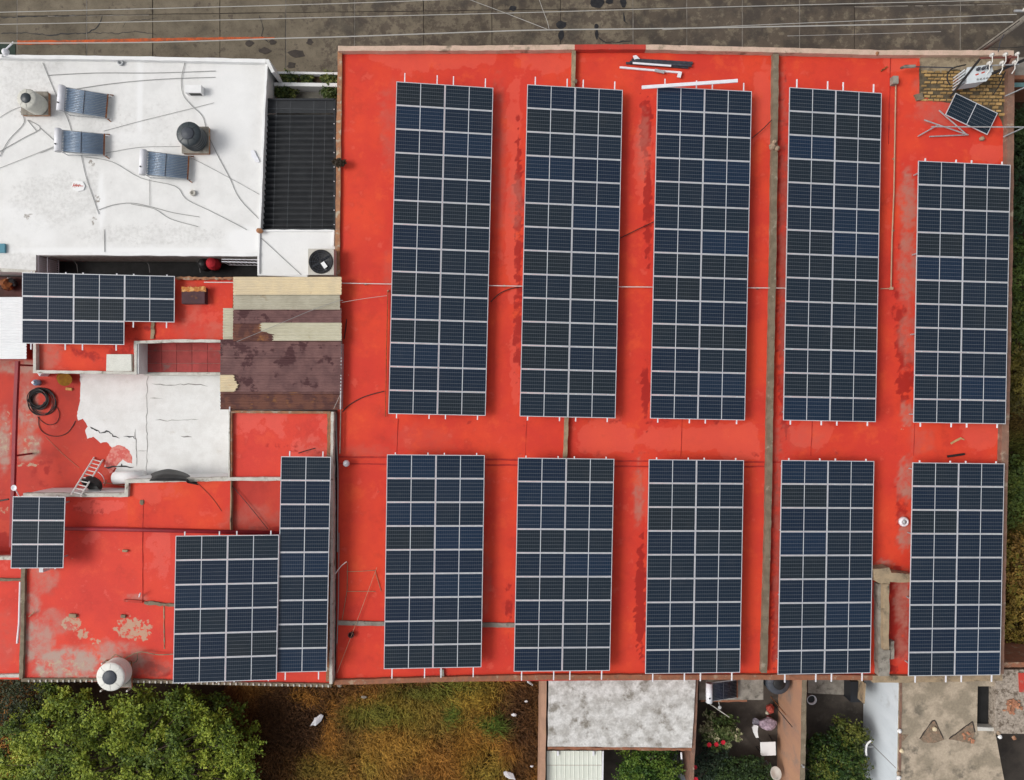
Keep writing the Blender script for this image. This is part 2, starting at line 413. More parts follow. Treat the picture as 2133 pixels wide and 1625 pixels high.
b = MB(); b.ribbon([P2(1780, 14, .006), P2(2133, 8, .006)], .05, .0, .006, .015, .4); b.build('joint_filler', M['joint_light'], street)
b = MB(); b.ribbon([P2(100, 34, .006), P2(310, 31, .006)], .04, .0, .006, .015, .4); b.build('joint_filler', M['joint_light'], street)
def crack(pts, z, wd, parent, m, name='crack', seed=1):
    r = random.Random(seed); q = []
    for i in range(len(pts) - 1):
        a, b2 = Vector(pts[i]), Vector(pts[i + 1]); n = max(2, int((b2 - a).length / 7))
        q += [a.lerp(b2, t / n) + Vector((r.uniform(-1.6, 1.6), r.uniform(-1.6, 1.6))) for t in range(n)]
    q.append(Vector(pts[-1])); b = MB(); L = []
    w3 = [P(p.x, p.y, z) for p in q]
    for i, p in enumerate(w3):
        t = (w3[min(i + 1, len(w3) - 1)] - w3[max(i - 1, 0)]).normalized(); n = Vector((-t.y, t.x, 0))
        h = wd / 2 * r.uniform(.4, 1.3) * (0.15 if i in (0, len(w3) - 1) else 1); L.append((p + n * h, p - n * h))
    vs = [v for pr in L for v in pr]; b.add(vs, [(2 * i, 2 * i + 1, 2 * i + 3, 2 * i + 2) for i in range(len(L) - 1)])
    return b.build(name, m, parent)
for i, (pts, wd) in enumerate([([(0, 70), (60, 68), (95, 73), (135, 71), (185, 68), (205, 55), (213, 32)], .05), ([(185, 68), (240, 70), (285, 66), (330, 73)], .03),
        ([(540, 30), (548, 60), (545, 75), (560, 90)], .05), ([(385, 108), (398, 120)], .04), ([(1240, 72), (1262, 90), (1318, 84)], .05), ([(1298, 25), (1300, 42), (1308, 50)], .08), ([(160, 32), (0, 36)], .05), ([(255, 60), (262, 45), (330, 38)], .025)]):
    crack(pts, .008, wd, street, M['tar'], seed=i)
for i, (c, r) in enumerate([((1170, 52), (11, 9)), ((1169, 72), (6, 12)), ((1242, 56), (5, 7)), ((1243, 72), (4, 10)), ((1243, 5), (14, 14)), ((1270, 2), (9, 8)), ((1299, 6), (7, 12)), ((1068, 17), (8, 6)), ((618, 112), (18, 10)), ((607, 136), (9, 7)), ((520, 90), (9, 7)), ((552, 106), (14, 7)), ((568, 88), (8, 6)), ((645, 88), (7, 7))]):
    pts = [(c[0] + r[0] * math.cos(a) * random.uniform(.7, 1.2), c[1] + r[1] * math.sin(a) * random.uniform(.7, 1.2)) for a in np.linspace(0, 6.28, 12)[:-1]]
    b = MB(); b.prism(PP(pts, .012), .0, .012); b.build('tar_stain', M['tar'] if i < 8 else M['joint'], street)
b = MB(); b.prism(PP(jag([(36, 84), (36, 93), (170, 91), (330, 86), (470, 82.5), (572, 80), (572, 77.5), (420, 78), (250, 81), (120, 84)], 12, .8, 4), .014), 0, .014)
b.build('painted_line', M['orange_paint'], street)
b = MB(); b.prism(PP([(-200, 90), (32, 92), (32, 150), (-200, 150)], .02), 0, .02)
M['green_floor'] = mat('green_painted_floor', (.035, .055, .042), (.025, .04, .032), 3)
b.build('painted_patch', M['green_floor'], street)
# dry lot and planted side strip
g = MB(); g.prism([P2(-300, 1380, 0), P2(1135, 1380, 0), P2(1135, 1900, 0), P2(-300, 1900, 0)], -.10, 0.0)
tag(g.build('vacant_lot_soil', M['grass_soil']), kind='structure')
g = MB(); g.prism([P2(1980, 180, 0), P2(2500, 180, 0), P2(2500, 1420, 0), P2(1980, 1420, 0)], -.10, 0.0)
tag(g.build('side_lot_soil', M['grass_soil']), kind='structure')
g = MB(); g.prism([P2(1135.5, 1380, 0), P2(2500, 1380.5, 0), P2(2500, 1900, 0), P2(1135.5, 1900, 0)], -.10, 0.004)
tag(g.build('yard_paving', M['yard']), kind='structure')

# ================================================================ MAIN RED BUILDING
main = thing('red_roof_building', 'large flat roofed building painted bright red under ten solar arrays', 'building', P(1390, 760, 0))
M['red_wall'] = mat('red_wall', (.50, .05, .035), (.40, .05, .035), 1.5, c3=(.30, .2, .16), s3=1.0)
b = MB(); b.prism(PP([(706, 99), (2110, 106), (2086, 1412), (700, 1422)], ZR), 0.0, ZR - .02); b.build('wall', M['red_wall'], main)
def paint_main(x, y):
    n = np.zeros_like(x)
    pale = .15 + .85 * np.maximum.reduce([blob(x, y, 900, 120, 130, 25), blob(x, y, 1140, 125, 60, 25), blob(x, y, 1400, 300, 40, 90), blob(x, y, 1590, 220, 22, 80), blob(x, y, 1440, 915, 120, 25), blob(x, y, 1260, 910, 60, 40), blob(x, y, 1540, 920, 50, 40), blob(x, y, 1690, 905, 40, 30), blob(x, y, 2040, 900, 40, 40), blob(x, y, 1340, 330, 20, 90), blob(x, y, 1880, 120, 40, 30), blob(x, y, 2060, 320, 40, 20)])
    pale = pale + .8 * np.maximum.reduce([blob(x, y, 1068, 480, 14, 160), blob(x, y, 1070, 250, 16, 90), blob(x, y, 1075, 760, 12, 90), blob(x, y, 1345, 1040, 8, 60)])
    dust = np.maximum.reduce([n, *[blob(x, y, *q, nz=.6) for q in ((815, 260, 24, 90, .35), (1040, 330, 16, 160, .35), (815, 560, 16, 60, .3), (1010, 1200, 12, 90, .35), (1890, 420, 20, 70, .85), (1892, 560, 22, 80, .8), (1890, 700, 18, 60, .65), (1888, 860, 14, 26, .8), (1888, 1000, 20, 45, .95), (1886, 1110, 18, 40, .9), (1880, 1250, 18, 60, .85), (1880, 1340, 16, 40, .7), (1632, 500, 12, 360, .5), (1622, 1150, 13, 260, .5), (1960, 230, 60, 30, .5), (1935, 195, 30, 60, .45), (1330, 1030, 10, 70, .8), (1340, 300, 14, 70, .5), (1075, 420, 14, 60, .5), (1650, 915, 60, 30, .25), (1920, 915, 30, 30, .35), (1010, 1010, 12, 60, .3), (1840, 1180, 20, 16, .9), (760, 940, 60, 12, .3), (880, 915, 60, 30, .2))]])  # strips along the long ridge mix dirt with painted contact shade
    bare = np.maximum.reduce([n, blob(x, y, 1960, 140, 45, 40, .2), blob(x, y, 1885, 890, 10, 8, .6)])
    dark = np.maximum.reduce([n, *[blob(x, y, *q, nz=.7) for q in ((1080, 470, 10, 200, .8), (1345, 260, 14, 60, .9), (1350, 420, 10, 130, .8), (1345, 820, 10, 60, .9), (1335, 1240, 12, 130, 1), (1080, 700, 12, 100, .8), (1632, 560, 14, 380, .8), (1618, 1200, 13, 220, .8), (1885, 780, 20, 60, .8), (1875, 640, 16, 120, .6), (1880, 1050, 16, 60, .6), (1870, 1290, 30, 100, .9), (1400, 945, 600, 8, .3), (1230, 880, 300, 8, .4), (1060, 1270, 8, 60, .6), (800, 1000, 14, 400, .3), (1410, 300, 20, 60, .2))]])  # dark red strips; those by the ridge and above lower arrays carry painted shade
    return np.clip(pale, 0, 1), dust, bare, dark
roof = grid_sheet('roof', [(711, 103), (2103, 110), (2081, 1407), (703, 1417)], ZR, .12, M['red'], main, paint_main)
# parapets and ridges
def para(pts, wd, z0, z1, m, name='parapet', parent=main, jit=.012, step=.35):
    b = MB(); b.ribbon(PP(pts, z1), wd, z0, z1, jit, step); return b.build(name, m, parent)
para([(704, 101), (1000, 100), (1197, 98)], .22, 0, 4.12, M['plaster_pink'])
para([(1197, 98), (1345, 98)], .22, 0, 4.125, M['red_wall'])
para([(1345, 98), (1620, 104), (1830, 109.5), (2000, 110), (2112, 110)], .22, 0, 4.12, M['plaster_pink'])
M['coping_side'] = mat('brown_side_coping', (.24, .13, .09), (.17, .10, .075), 3, c3=(.34, .27, .2), s3=2, lo3=.56, hi3=.68)
para([(708, 107), (705, 300), (702.5, 575)], .20, 0, 3.93, M['brickcol'])
para([(2107, 116), (2103, 520), (2092, 1020), (2084, 1404)], .30, 0, 4.08, M['coping_side'])
M['brick_low'] = mat('low_brick_coping', (.30, .12, .065), (.22, .10, .06), 5, c3=(.36, .24, .16), s3=2.5)
para([(697, 1422), (900, 1416), (1140, 1411), (1600, 1411), (1818, 1412)], .22, 0, 3.98, M['brick_low'])
para([(1818, 1415), (1900, 1415), (2088, 1411)], .30, 0, 3.99, M['plaster_tan'])
para([(1195.5, 105), (1192, 300), (1180, 880), (1177, 960)], .17, ZR - .01, 4.02, M['plaster_tan'], 'roof_ridge', step=.25)
para([(1616.5, 112), (1611, 560), (1604, 900), (1601, 1080), (1592, 1402)], .25, ZR - .01, 4.06, M['ridge'], 'roof_ridge', step=.25)
para([(704, 1298), (800, 1300), (1072, 1303)], .19, ZR - .01, 3.90, M['cement'], 'roof_ridge', step=.25)
para([(920, 1395), (921, 1413)], .17, ZR - .01, 3.93, M['cement'], 'roof_ridge', step=.25)
M['seam'] = mat('dark_red_seam', (.34, .026, .02), (.44, .03, .022), 4)
for pts, z1 in (([(706, 952), (810, 953), (1080, 958), (1350, 961), (1600, 963), (1640, 963)], 3.825), ([(706, 966), (810, 967), (1080, 969), (1350, 972), (1600, 972)], 3.812)):
    para(pts, .07, ZR - .01, z1, M['seam'], 'roof_seam', step=.4)
for x in (828, 1096, 1420, 1691, 1905):
    para([(x + 1, 872), (x - 2, 950)], .022, ZR - .01, 3.815, M['seam'], 'roof_seam', step=.3)
para([(1855, 115), (1851, 300)], .02, ZR - .01, 3.83, M['seam'], 'roof_seam')
# stone lump on the ridge, T shaped low walls at the lower right
M['stone'] = mat('tan_stone', (.36, .27, .19), (.27, .20, .14), 5)
def rock(c, r, parent, name, m, seed, sq=(1, 1, 1)):
    bm = bmesh.new(); bmesh.ops.create_icosphere(bm, subdivisions=2, radius=r); rr = random.Random(seed)
    for v in bm.verts: v.co = Vector((v.co.x * sq[0], v.co.y * sq[1], v.co.z * sq[2])) * rr.uniform(.78, 1.15) + Vector(c)
    me = bpy.data.meshes.new(name); bm.to_mesh(me); bm.free(); return link(name, me, m, parent)
for i, (x, y, r) in enumerate([(1609, 306, .15), (1618, 309, .13), (1613, 296, .11)]):
    rock(P(x, y, 4.1), r, main, 'mortar_lump', M['stone'], i)
rock(P(1197, 170, 3.9), .12, main, 'mortar_lump', M['stone'], 8)
rock(P(1827, 112, 4.1), .09, main, 'mortar_lump', M['brickcol'], 9)
b = MB(); b.prism(PP(jag([(1820, 1186), (1852, 1183), (1858, 1193), (1900, 1197), (1900, 1213), (1853, 1213), (1853, 1216), (1832, 1216), (1822, 1210)], 12, 1, 3), 4.45), ZR - .01, 4.45)
b.build('low_wall', M['plaster_tan'], main)
b = MB(); b.prism(PP(jag([(1840, 1216.5), (1852, 1216.5), (1852, 1354), (1840, 1354)], 14, .8, 5), 4.4), ZR - .01, 4.4); b.build('low_wall', M['plaster_tan'], main)
b = MB(); b.prism(PP(jag([(1829, 1216.5), (1839.5, 1216.5), (1839.5, 1354.5), (1854, 1354.5), (1853, 1409), (1830, 1409)], 14, 1, 6), 4.18), ZR - .01, 4.18); b.build('low_wall', M['cement'], main)
b = MB(); b.prism(PP(jag([(1855, 1336), (1863, 1336), (1863, 1372), (1855, 1374)], 8, .8, 6), 4.1), ZR - .01, 4.1); b.build('low_wall', M['cement'], main)
# bare brick corner: plaster bed, bricks one by one
M['brick'] = mat('yellow_roof_brick', (.42, .27, .10), (.32, .20, .085), 7, c3=(.22, .15, .08), s3=3, rand=.28, fine=.3)
M['bed'] = mat('dark_mortar_bed', (.07, .055, .035), (.12, .095, .06), 5)
M['bed_light'] = mat('weathered_plaster', (.33, .27, .18), (.24, .19, .13), 3, c3=(.13, .10, .07), s3=2, lo3=.52, hi3=.66)
b = MB(); b.prism(PP(jag([(1917, 116), (2098, 117), (2092, 268), (2078, 236), (2050, 228), (1985, 215), (1945, 210), (1918, 200), (1914, 196)], 12, 1.5, 2), ZR + .02), ZR - .02, ZR + .02); b.build('mortar_bed', M['bed'], main)
b = MB(); b.prism(PP(jag([(1918, 116), (2097, 117), (2096, 143), (2060, 150), (1990, 146), (1955, 151), (1918, 147)], 10, 2, 9), ZR + .075), ZR, ZR + .075); b.build('plaster_crust', M['bed_light'], main)
bb = MB(); bb.box((0, 0, 0), (.27, .125, .07)); bme = bb.mesh('brick'); bme.materials.append(M['brick'])
c0 = P(1920, 150, ZR)
for r_ in range(17):
    for q in range(14):
        x = 1925 + q * 13.6 + (6.8 if r_ % 2 else 0) - r_ * .18; y = 150 + r_ * 7.3 + q * .12
        lim = 208 + (x - 1918) * .10 + (18 if x > 2060 else 0)
        if x > 2093 or y > lim or random.random() < .09: continue
        place('brick', bme, main, P(x, y, ZR + .03 + random.uniform(-.008, .018)), (random.uniform(-.04, .04), random.uniform(-.04, .04), random.uniform(-.06, .06) - .01), (random.uniform(.72, .98), random.uniform(.55, .92), random.uniform(.8, 1.3)))
b = MB(); b.prism(PP(jag([(1906, 197), (1922, 193), (1926, 206), (1910, 209)], 6, 1.5, 3), ZR + .12), ZR, ZR + .12); b.build('mortar_lump', M['ridge'], main)

# ================================================================ WHITE BUILDING
wb = thing('white_roof_building', 'white painted flat roofed house with tanks and water heaters on top', 'building', P(270, 340, 0))
b = MB(); b.prism(PP([(-420, 108), (557, 124), (541, 531), (-420, 531)], ZW), 0, ZW - .02); b.build('wall', M['white_wall'], wb)
b = MB(); b.prism(PP([(-420, 531), (75, 531), (75, 566), (-420, 563)], ZW), 0, ZW - .02); b.build('wall', M['white_wall'], wb)
def paint_white(x, y):
    n = np.zeros_like(x)
    fresh = np.maximum.reduce([blob(x, y, 280, 120, 420, 7, .8, nz=.1), blob(x, y, 291, 190, 7, 95, .8, nz=.2), blob(x, y, 470, 220, 60, 110, .55), blob(x, y, 211, 420, 7, 60, .9, nz=.15), blob(x, y, 260, 523, 240, 9, .9, nz=.2), blob(x, y, 510, 500, 40, 30, .9), blob(x, y, 60, 470, 70, 30, .5, rot=.5), blob(x, y, 260, 288, 70, 12, .45)])
    dust = np.maximum.reduce([n + .25, blob(x, y, 60, 190, 60, 70, .8), blob(x, y, 195, 400, 20, 60, .9), blob(x, y, 110, 420, 90, 60, .8), blob(x, y, 60, 140, 90, 14, .8), blob(x, y, 180, 260, 120, 60, .6), blob(x, y, 310, 490, 160, 25, .8), blob(x, y, 40, 540, 60, 20, .8), blob(x, y, 330, 260, 60, 60, .5)])
    spot = np.maximum.reduce([n, blob(x, y, 192, 340, 8, 8, .6), blob(x, y, 203, 412, 8, 10, .6), blob(x, y, 60, 450, 12, 8, .6), blob(x, y, 195, 458, 5, 12, .6)])
    return fresh, dust, spot, n
grid_sheet('roof', [(-420, 112), (554, 127), (540, 530), (-420, 530)], ZW, .12, M['white_roof'], wb, paint_white)
grid_sheet('roof', [(-420, 530), (75, 530), (75, 564), (-420, 562)], ZW + .001, .12, M['white_roof'], wb, paint_white)
M['fresh_white'] = mat('fresh_white_paint', (.79, .79, .785), (.74, .74, .735), 2, fine=.05)
para([(-420, 111), (0, 117.5), (280, 121), (553, 127)], .16, ZW - .01, 3.92, M['fresh_white'], parent=wb)
para([(555.5, 128), (549, 250), (544, 400), (540.5, 476)], .10, ZW - .01, 3.80, M['fresh_white'], parent=wb)
para([(75, 528), (210, 528.5), (400, 530), (540, 530.5)], .14, ZW - .01, 3.83, M['fresh_white'], parent=wb)
para([(-420, 561), (0, 562), (73, 566)], .14, ZW - .01, 3.80, M['dirty_white'], parent=wb)
b = MB(); b.prism(PP([(551, 124), (560, 124), (572, 150), (566, 152)], 3.95), 0, 3.97); b.build('corner_pier', M['white_wall'], wb)
# small white annexe with the fan
an = thing('white_annexe', 'small white flat roofed annexe carrying the round fan unit', 'building', P(620, 525, 0))
b = MB(); b.prism(PP([(540, 480), (699, 480), (698, 573), (537, 575)], 3.72), 0, 3.70); b.build('wall', M['white_wall'], an)
grid_sheet('roof', [(541, 481), (698, 481), (697, 572), (538, 574)], 3.715, .12, M['white_roof'], an, lambda x, y: (np.full_like(x, .45), np.full_like(x, .3), x * 0, x * 0))
para([(541, 480), (695, 480.5), (694, 512)], .08, 3.7, 3.80, M['fresh_white'], parent=an)
para([(539, 483), (538, 572), (640, 575)], .08, 3.7, 3.80, M['fresh_white'], parent=an)
# light well south of the white roof
wl = thing('light_well', 'narrow dark light well along the south edge of the white house', 'courtyard', P(310, 555, 0))
M['well_wall'] = mat('stained_grey_wall', (.34, .33, .30), (.22, .21, .19), 5, c3=(.12, .11, .09), s3=4, fine=.4)
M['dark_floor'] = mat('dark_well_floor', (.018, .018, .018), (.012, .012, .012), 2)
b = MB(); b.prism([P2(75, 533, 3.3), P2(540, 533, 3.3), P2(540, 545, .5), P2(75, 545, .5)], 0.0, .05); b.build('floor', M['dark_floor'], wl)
y0 = P(0, 535.2, 3.4).y
b = MB(); b.box(((P(76, 0, 3.4).x + P(540, 0, 3.4).x) / 2, y0 + .03, 2.75), (P(540, 0, 3.4).x - P(76, 0, 3.4).x, .04, 1.5)); b.build('upper_wall', M['well_wall'], wl)
M['well_black'] = mat('black_well_sheet', (.010, .010, .010), (.016, .016, .016), 4)
b = MB(); b.prism(PP([(100, 545), (538, 549), (538, 592), (100, 590)], 2.2), 2.15, 2.2); b.build('well_sheet', M['well_black'], wl)  # near-black sheet across the well, darkens its inside
def railing(name, xa, xb, ya, yb, z, n, along_x, parent):
    A, B = P(xa, ya, z), P(xb, yb, z)
    b = MB(); b.tube([A, B], .02); b.tube([A - Vector((0, 0, .8)), B - Vector((0, 0, .8))], .02); b.build('railing_rail', M['white_rail'], parent)
    for i in range(n):
        p = A.lerp(B, i / (n - 1)); b = MB(); b.tube([p, p - Vector((0, 0, .8))], .014, 5); b.build('baluster', M['white_rail'], parent)
railing('r', 80, 80, 533, 566, 3.55, 9, False, wl); railing('r', 99, 99, 536, 568, 3.3, 9, False, wl)
railing('r', 462, 538, 540, 541, 3.45, 10, True, wl); railing('r', 462, 538, 545, 547, 3.3, 10, True, wl)
for x in (160, 310, 415):
    b = MB(); b.tube([P(x - 8, 540, 2.9), P(x, 552, 2.6), P(x + 2, 568, 2.4)], .012, 5); b.build('hanging_cord', M['cable'], wl)

# ================================================================ LEFT RED BUILDINGS
def red_house(name, label, cx, cy): return thing(name, label, 'building', P(cx, cy, 0))
h1 = red_house('red_roof_house', 'red flat roofed house under the six by three stepped solar array', 250, 680)
Z1 = 3.55
b = MB(); b.prism(PP([(68, 578), (488, 580), (486, 713), (283, 713), (283, 777), (68, 776)], Z1), 0, Z1 - .02); b.build('wall', M['red_wall'], h1)
def paint_h1(x, y):
    n = np.zeros_like(x)
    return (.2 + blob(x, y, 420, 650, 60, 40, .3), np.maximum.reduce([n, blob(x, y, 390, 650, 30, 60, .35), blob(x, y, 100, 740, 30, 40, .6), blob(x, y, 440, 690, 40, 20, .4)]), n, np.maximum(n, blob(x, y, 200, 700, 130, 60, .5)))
grid_sheet('roof', [(70, 580), (486, 581), (484, 712), (70, 712)], Z1, .12, M['red'], h1, paint_h1)
grid_sheet('roof', [(70, 712.2), (283, 712.2), (282, 775), (70, 774)], Z1 + .001, .12, M['red'], h1, paint_h1)
para([(72, 716), (71.5, 774), (150, 775), (282, 777), (282, 713), (380, 710), (484, 711)], .13, Z1 - .01, 3.78, M['dirty_white'], 'parapet', h1, .012, .25)
para([(366, 579), (486, 580)], .12, Z1 - .01, 3.70, M['brickcol'], 'parapet', h1, .03, .12)
para([(317, 670), (317.5, 706)], .14, Z1 - .01, 3.62, M['plaster_tan'], 'cement_strip', h1, .03, .12)
b = MB(); b.prism(PP([(222, 738), (273, 738), (274, 773), (221, 773)], 3.75), Z1, 3.75); b.build('skylight_cover', mat('cream_cover', (.68, .68, .62), (.62, .62, .56), 3), h1)
# white side wall of h1 that faces the tile terrace
b = MB(); b.prism(PP([(283.5, 713), (289, 713), (289, 779), (283.5, 779)], 3.74), ZT, 3.74); b.build('side_wall', M['white_wall'], h1)
# tile terrace
h2 = red_house('tiled_terrace', 'sunken terrace paved with faded red tiles beside corrugated roof', 385, 745)
ZTt = 2.95
b = MB(); b.prism(PP([(300, 700), (480, 700), (480, 777), (300, 777)], ZTt), 0, ZTt - .03); b.build('base', M['cement'], h2)
M['tile'] = mat('faded_red_tile', (.36, .06, .055), (.28, .05, .045), 2.2, c3=(.20, .10, .09), s3=1.5, rand=.14)
xs = [306, 337, 368, 400, 432, 464, 480]; ys = [702, 731, 757, 775.5]
for i in range(6):
    for j in range(3):
        p = [P(xs[i] + .35, ys[j] + .35, ZTt), P(xs[i + 1] - .35, ys[j + 1] - .35, ZTt)]
        b = MB(); b.box((0, 0, 0), (p[1].x - p[0].x, p[0].y - p[1].y, .03)); me = b.mesh('floor_tile'); me.materials.append(M['tile'])
        place('floor_tile', me, h2, ((p[0].x + p[1].x) / 2, (p[0].y + p[1].y) / 2, ZTt - .012 + random.uniform(-.003, .003)))
b = MB(); b.prism(PP([(300, 776), (476, 776), (476, 782), (300, 782)], ZTt), 0, ZTt + .02); b.build('step', M['dirty_white'], h2)
# lower terrace (red at left, whitewashed at right)
h3 = red_house('lower_terrace', 'lower roof terrace half whitewashed half worn red between the houses', 240, 890)
b = MB(); b.prism(PP([(-420, 742), (500, 742), (500, 1030), (60, 1040), (60, 1180), (-420, 1180)], ZT), 0, ZT - .02); b.build('wall', M['red_wall'], h3)
def paint_t(x, y):
    n = np.zeros_like(x)
    return (n + .1, np.maximum.reduce([n + .05, blob(x, y, 60, 860, 24, 60, .9), blob(x, y, 8, 920, 14, 70, .9), blob(x, y, 60, 930, 30, 30, .9), blob(x, y, 40, 760, 60, 20, .9), blob(x, y, 60, 800, 24, 30, .5)]),
            np.maximum.reduce([n, blob(x, y, 65, 930, 24, 28, .55), blob(x, y, 60, 870, 22, 24, .35), blob(x, y, 8, 925, 14, 22, .6), blob(x, y, 55, 968, 28, 4, .7), blob(x, y, 5, 1062, 20, 8, .6), blob(x, y, 10, 890, 20, 60, .35)]),
            np.maximum.reduce([n, blob(x, y, 120, 985, 60, 40, .4), blob(x, y, 97, 982, 9, 9, .9), blob(x, y, 12, 1130, 20, 30, .8)]))
grid_sheet('roof', [(-420, 742), (490, 742), (490, 1030), (-420, 1030)], ZT, .12, M['red_old'], h3, paint_t)
grid_sheet('roof', [(-420, 1030.3), (56, 1030.3), (56, 1178), (-420, 1178)], ZT, .12, M['red_old'], h3, paint_t)
Zc = 5.0775
def z5(pts): return [(a / Zc, 740 + b / Zc) for a, b in pts]
wpoly = z5([(845, 195), (850, 300), (845, 480), (828, 560), (812, 640), (826, 690), (875, 668), (905, 715), (925, 755), (898, 795), (915, 850), (925, 882), (985, 865), (1030, 900), (1065, 927), (1130, 920), (1180, 970), (1200, 1010), (1190, 1080), (1120, 1110), (1105, 1180), (1235, 1190), (1190, 1270), (1190, 1345), (2440, 1345), (2440, 195)])
M['whitewash'] = mat('cracked_whitewash', (.76, .76, .745), (.69, .685, .665), 1.6, c3=(.58, .55, .50), s3=1.1, lo3=.60, hi3=.78, fine=.12)
b = MB(); b.prism(PP(jag(wpoly, 4, .7, 3), ZT + .03), ZT - .01, ZT + .03); b.build('whitewash_layer', M['whitewash'], h3)
M['pink_splash'] = mat('pink_paint_splash', (.62, .13, .11), (.66, .24, .20), 5, lo=.45, hi=.55)
b = MB(); b.prism(PP(jag(z5([(1190, 970), (1250, 950), (1320, 970), (1370, 1020), (1398, 1080), (1395, 1140), (1350, 1140), (1300, 1100), (1270, 1130), (1230, 1170), (1190, 1240), (1160, 1250), (1110, 1150), (1125, 1090), (1160, 1020)]), 3, .8, 5), ZT + .036), ZT, ZT + .036); b.build('paint_splash', M['pink_splash'], h3)
M['crackm'] = mat('crack_filler', (.03, .03, .032), (.06, .06, .06), 8)
M['crack_thin'] = mat('hairline_crack', (.22, .21, .20), (.30, .29, .27), 8)
for i, (pts, wd, m) in enumerate([([(945, 755), (990, 775), (1040, 805), (1075, 825), (1130, 805), (1165, 820), (1200, 855), (1265, 880)], .07, 'crackm'), ([(1310, 855), (1370, 860), (1410, 862), (1435, 890)], .06, 'crackm'), ([(1100, 1187), (1200, 1182), (1280, 1178), (1420, 1182)], .07, 'crackm'), ([(1275, 1140), (1285, 1178)], .08, 'crackm'),
        ([(1600, 295), (1700, 305), (1760, 315), (1900, 310), (2030, 300), (2200, 330)], .035, 'crack_thin'), ([(1640, 680), (1740, 692), (1900, 685), (2100, 680)], .03, 'crack_thin'), ([(1430, 780), (1435, 900), (1440, 1180)], .03, 'crack_thin'), ([(1560, 200), (1548, 500), (1552, 900), (1550, 1230)], .025, 'crack_thin'), ([(1440, 1020), (1560, 1010)], .03, 'crack_thin'), ([(1580, 455), (1720, 460)], .03, 'crack_thin'), ([(1910, 860), (2030, 865)], .05, 'crack_thin')]):
    crack(z5(pts), ZT + .04, wd, h3, M[m], seed=i + 20)
# upper red roofs below the terrace
h4 = red_house('red_roof_house', 'red flat roofed house at lower left with worn grey patches', 330, 1220)
b = MB(); b.prism(PP([(48, 1033), (264, 1033), (264, 1002), (482, 999), (694, 998), (689, 1429), (44, 1419)], ZL), 0, ZL - .12); b.build('wall', M['red_wall'], h4)
def paint_low(x, y):
    n = np.zeros_like(x)
    pale = np.maximum.reduce([n + .12, blob(x, y, 330, 1025, 60, 22, .7), blob(x, y, 210, 1055, 60, 14, .8), blob(x, y, 200, 1125, 30, 20, .5), blob(x, y, 330, 1160, 30, 60, .6), blob(x, y, 110, 1190, 20, 30, .4), blob(x, y, 420, 1085, 60, 20, .4)])
    dust = np.maximum.reduce([n, *[blob(x, y, *q) for q in ((90, 1200, 30, 40, .6), (65, 1258, 20, 25, .8), (85, 1340, 30, 60, .8), (150, 1385, 90, 38, 1), (110, 1300, 50, 30, .6), (230, 1375, 80, 40, .8), (70, 1330, 22, 50, .9), (280, 1245, 30, 8, .6), (320, 1390, 40, 20, .4), (520, 1080, 60, 30, .4))]])
    bare = np.maximum.reduce([n, *[blob(x, y, *q) for q in ((150, 1300, 22, 18, .8), (172, 1322, 12, 14, .9), (275, 1308, 40, 26, .95), (290, 1325, 20, 14, .8), (200, 1335, 14, 8, .7), (130, 1390, 60, 20, .6), (160, 1300, 10, 8, .8))]])
    dark = np.maximum.reduce([n, blob(x, y, 300, 1395, 90, 16, .6), blob(x, y, 530, 1105, 60, 10, .7), blob(x, y, 180, 1060, 80, 20, .3), blob(x, y, 330, 1080, 60, 15, .3)])  # strip above the twelve panel array is its shadow painted in
    return pale, dust, bare, dark
grid_sheet('roof', [(48, 1034), (268, 1034), (268, 1103), (46, 1098)], ZL, .1, M['red_soft'], h4, paint_low)
grid_sheet('roof', [(266, 1004), (482, 1000), (482, 1110), (266, 1104)], ZL + .06, .1, M['red'], h4, paint_low)
grid_sheet('roof', [(482.2, 1000), (692, 999), (690, 1114), (482.2, 1111)], ZL - .1, .1, M['red_old'], h4, paint_low)
grid_sheet('roof', [(46, 1098), (692, 1112.5), (689, 1428), (44, 1418)], ZL - .02, .1, M['red_soft'], h4, paint_low)
b = MB(); b.prism(PP([(296, 1036), (483, 1036), (482, 1108), (296, 1104)], ZL + .03), ZL - .1, ZL + .055); b.build('raised_slab', M['red_wall'], h4)
para([(48, 1031.5), (160, 1031.5), (263, 1031.5), (264, 1003), (340, 1001), (481, 998), (584, 998)], .16, ZL - .1, 4.12, M['dirty_white'], parent=h4, step=.25)
para([(481, 999), (480, 1108)], .05, ZL - .1, 4.02, M['plaster_tan'], parent=h4)
para([(50, 1030), (160, 1030), (262, 1030)], .06, ZT - .01, 4.10, M['fresh_white'], 'terrace_wall', h4, .004)
para([(263, 1001), (340, 999.3), (479, 996.3)], .05, ZT - .01, 4.10, M['fresh_white'], 'terrace_wall', h4, .004)
para([(692, 858), (691, 1000), (691, 1200), (689, 1425)], .12, ZL - .2, 4.22, M['dirty_white'], parent=h4, step=.25)
para([(685.5, 860), (684, 1000), (683, 1200), (682, 1420)], .15, ZL - .2, 4.12, M['brickcol'], parent=h4, jit=.02, step=.2)
para([(44, 1417), (230, 1417), (480, 1424), (690, 1428)], .14, ZL - .2, 3.99, M['ridge'], parent=h4, step=.25)
for i, x in enumerate(range(60, 690, 12)):
    y = 1417 + max(0, x - 230) * .0235; b = MB(); b.box((0, 0, 0), (.055, .10, .05)); 
    if 200 < x < 275: continue
    if i == 0: me_block = b.mesh('coping_block'); me_block.materials.append(M['dirty_white'])
    place('coping_block', me_block, h4, P(x, y + 1.5, 4.02), (0, 0, random.uniform(-.2, .2)))
para([(48, 1168), (46.5, 1300), (43, 1414)], .17, ZT, 4.02, M['ridge'], parent=h4, step=.25)
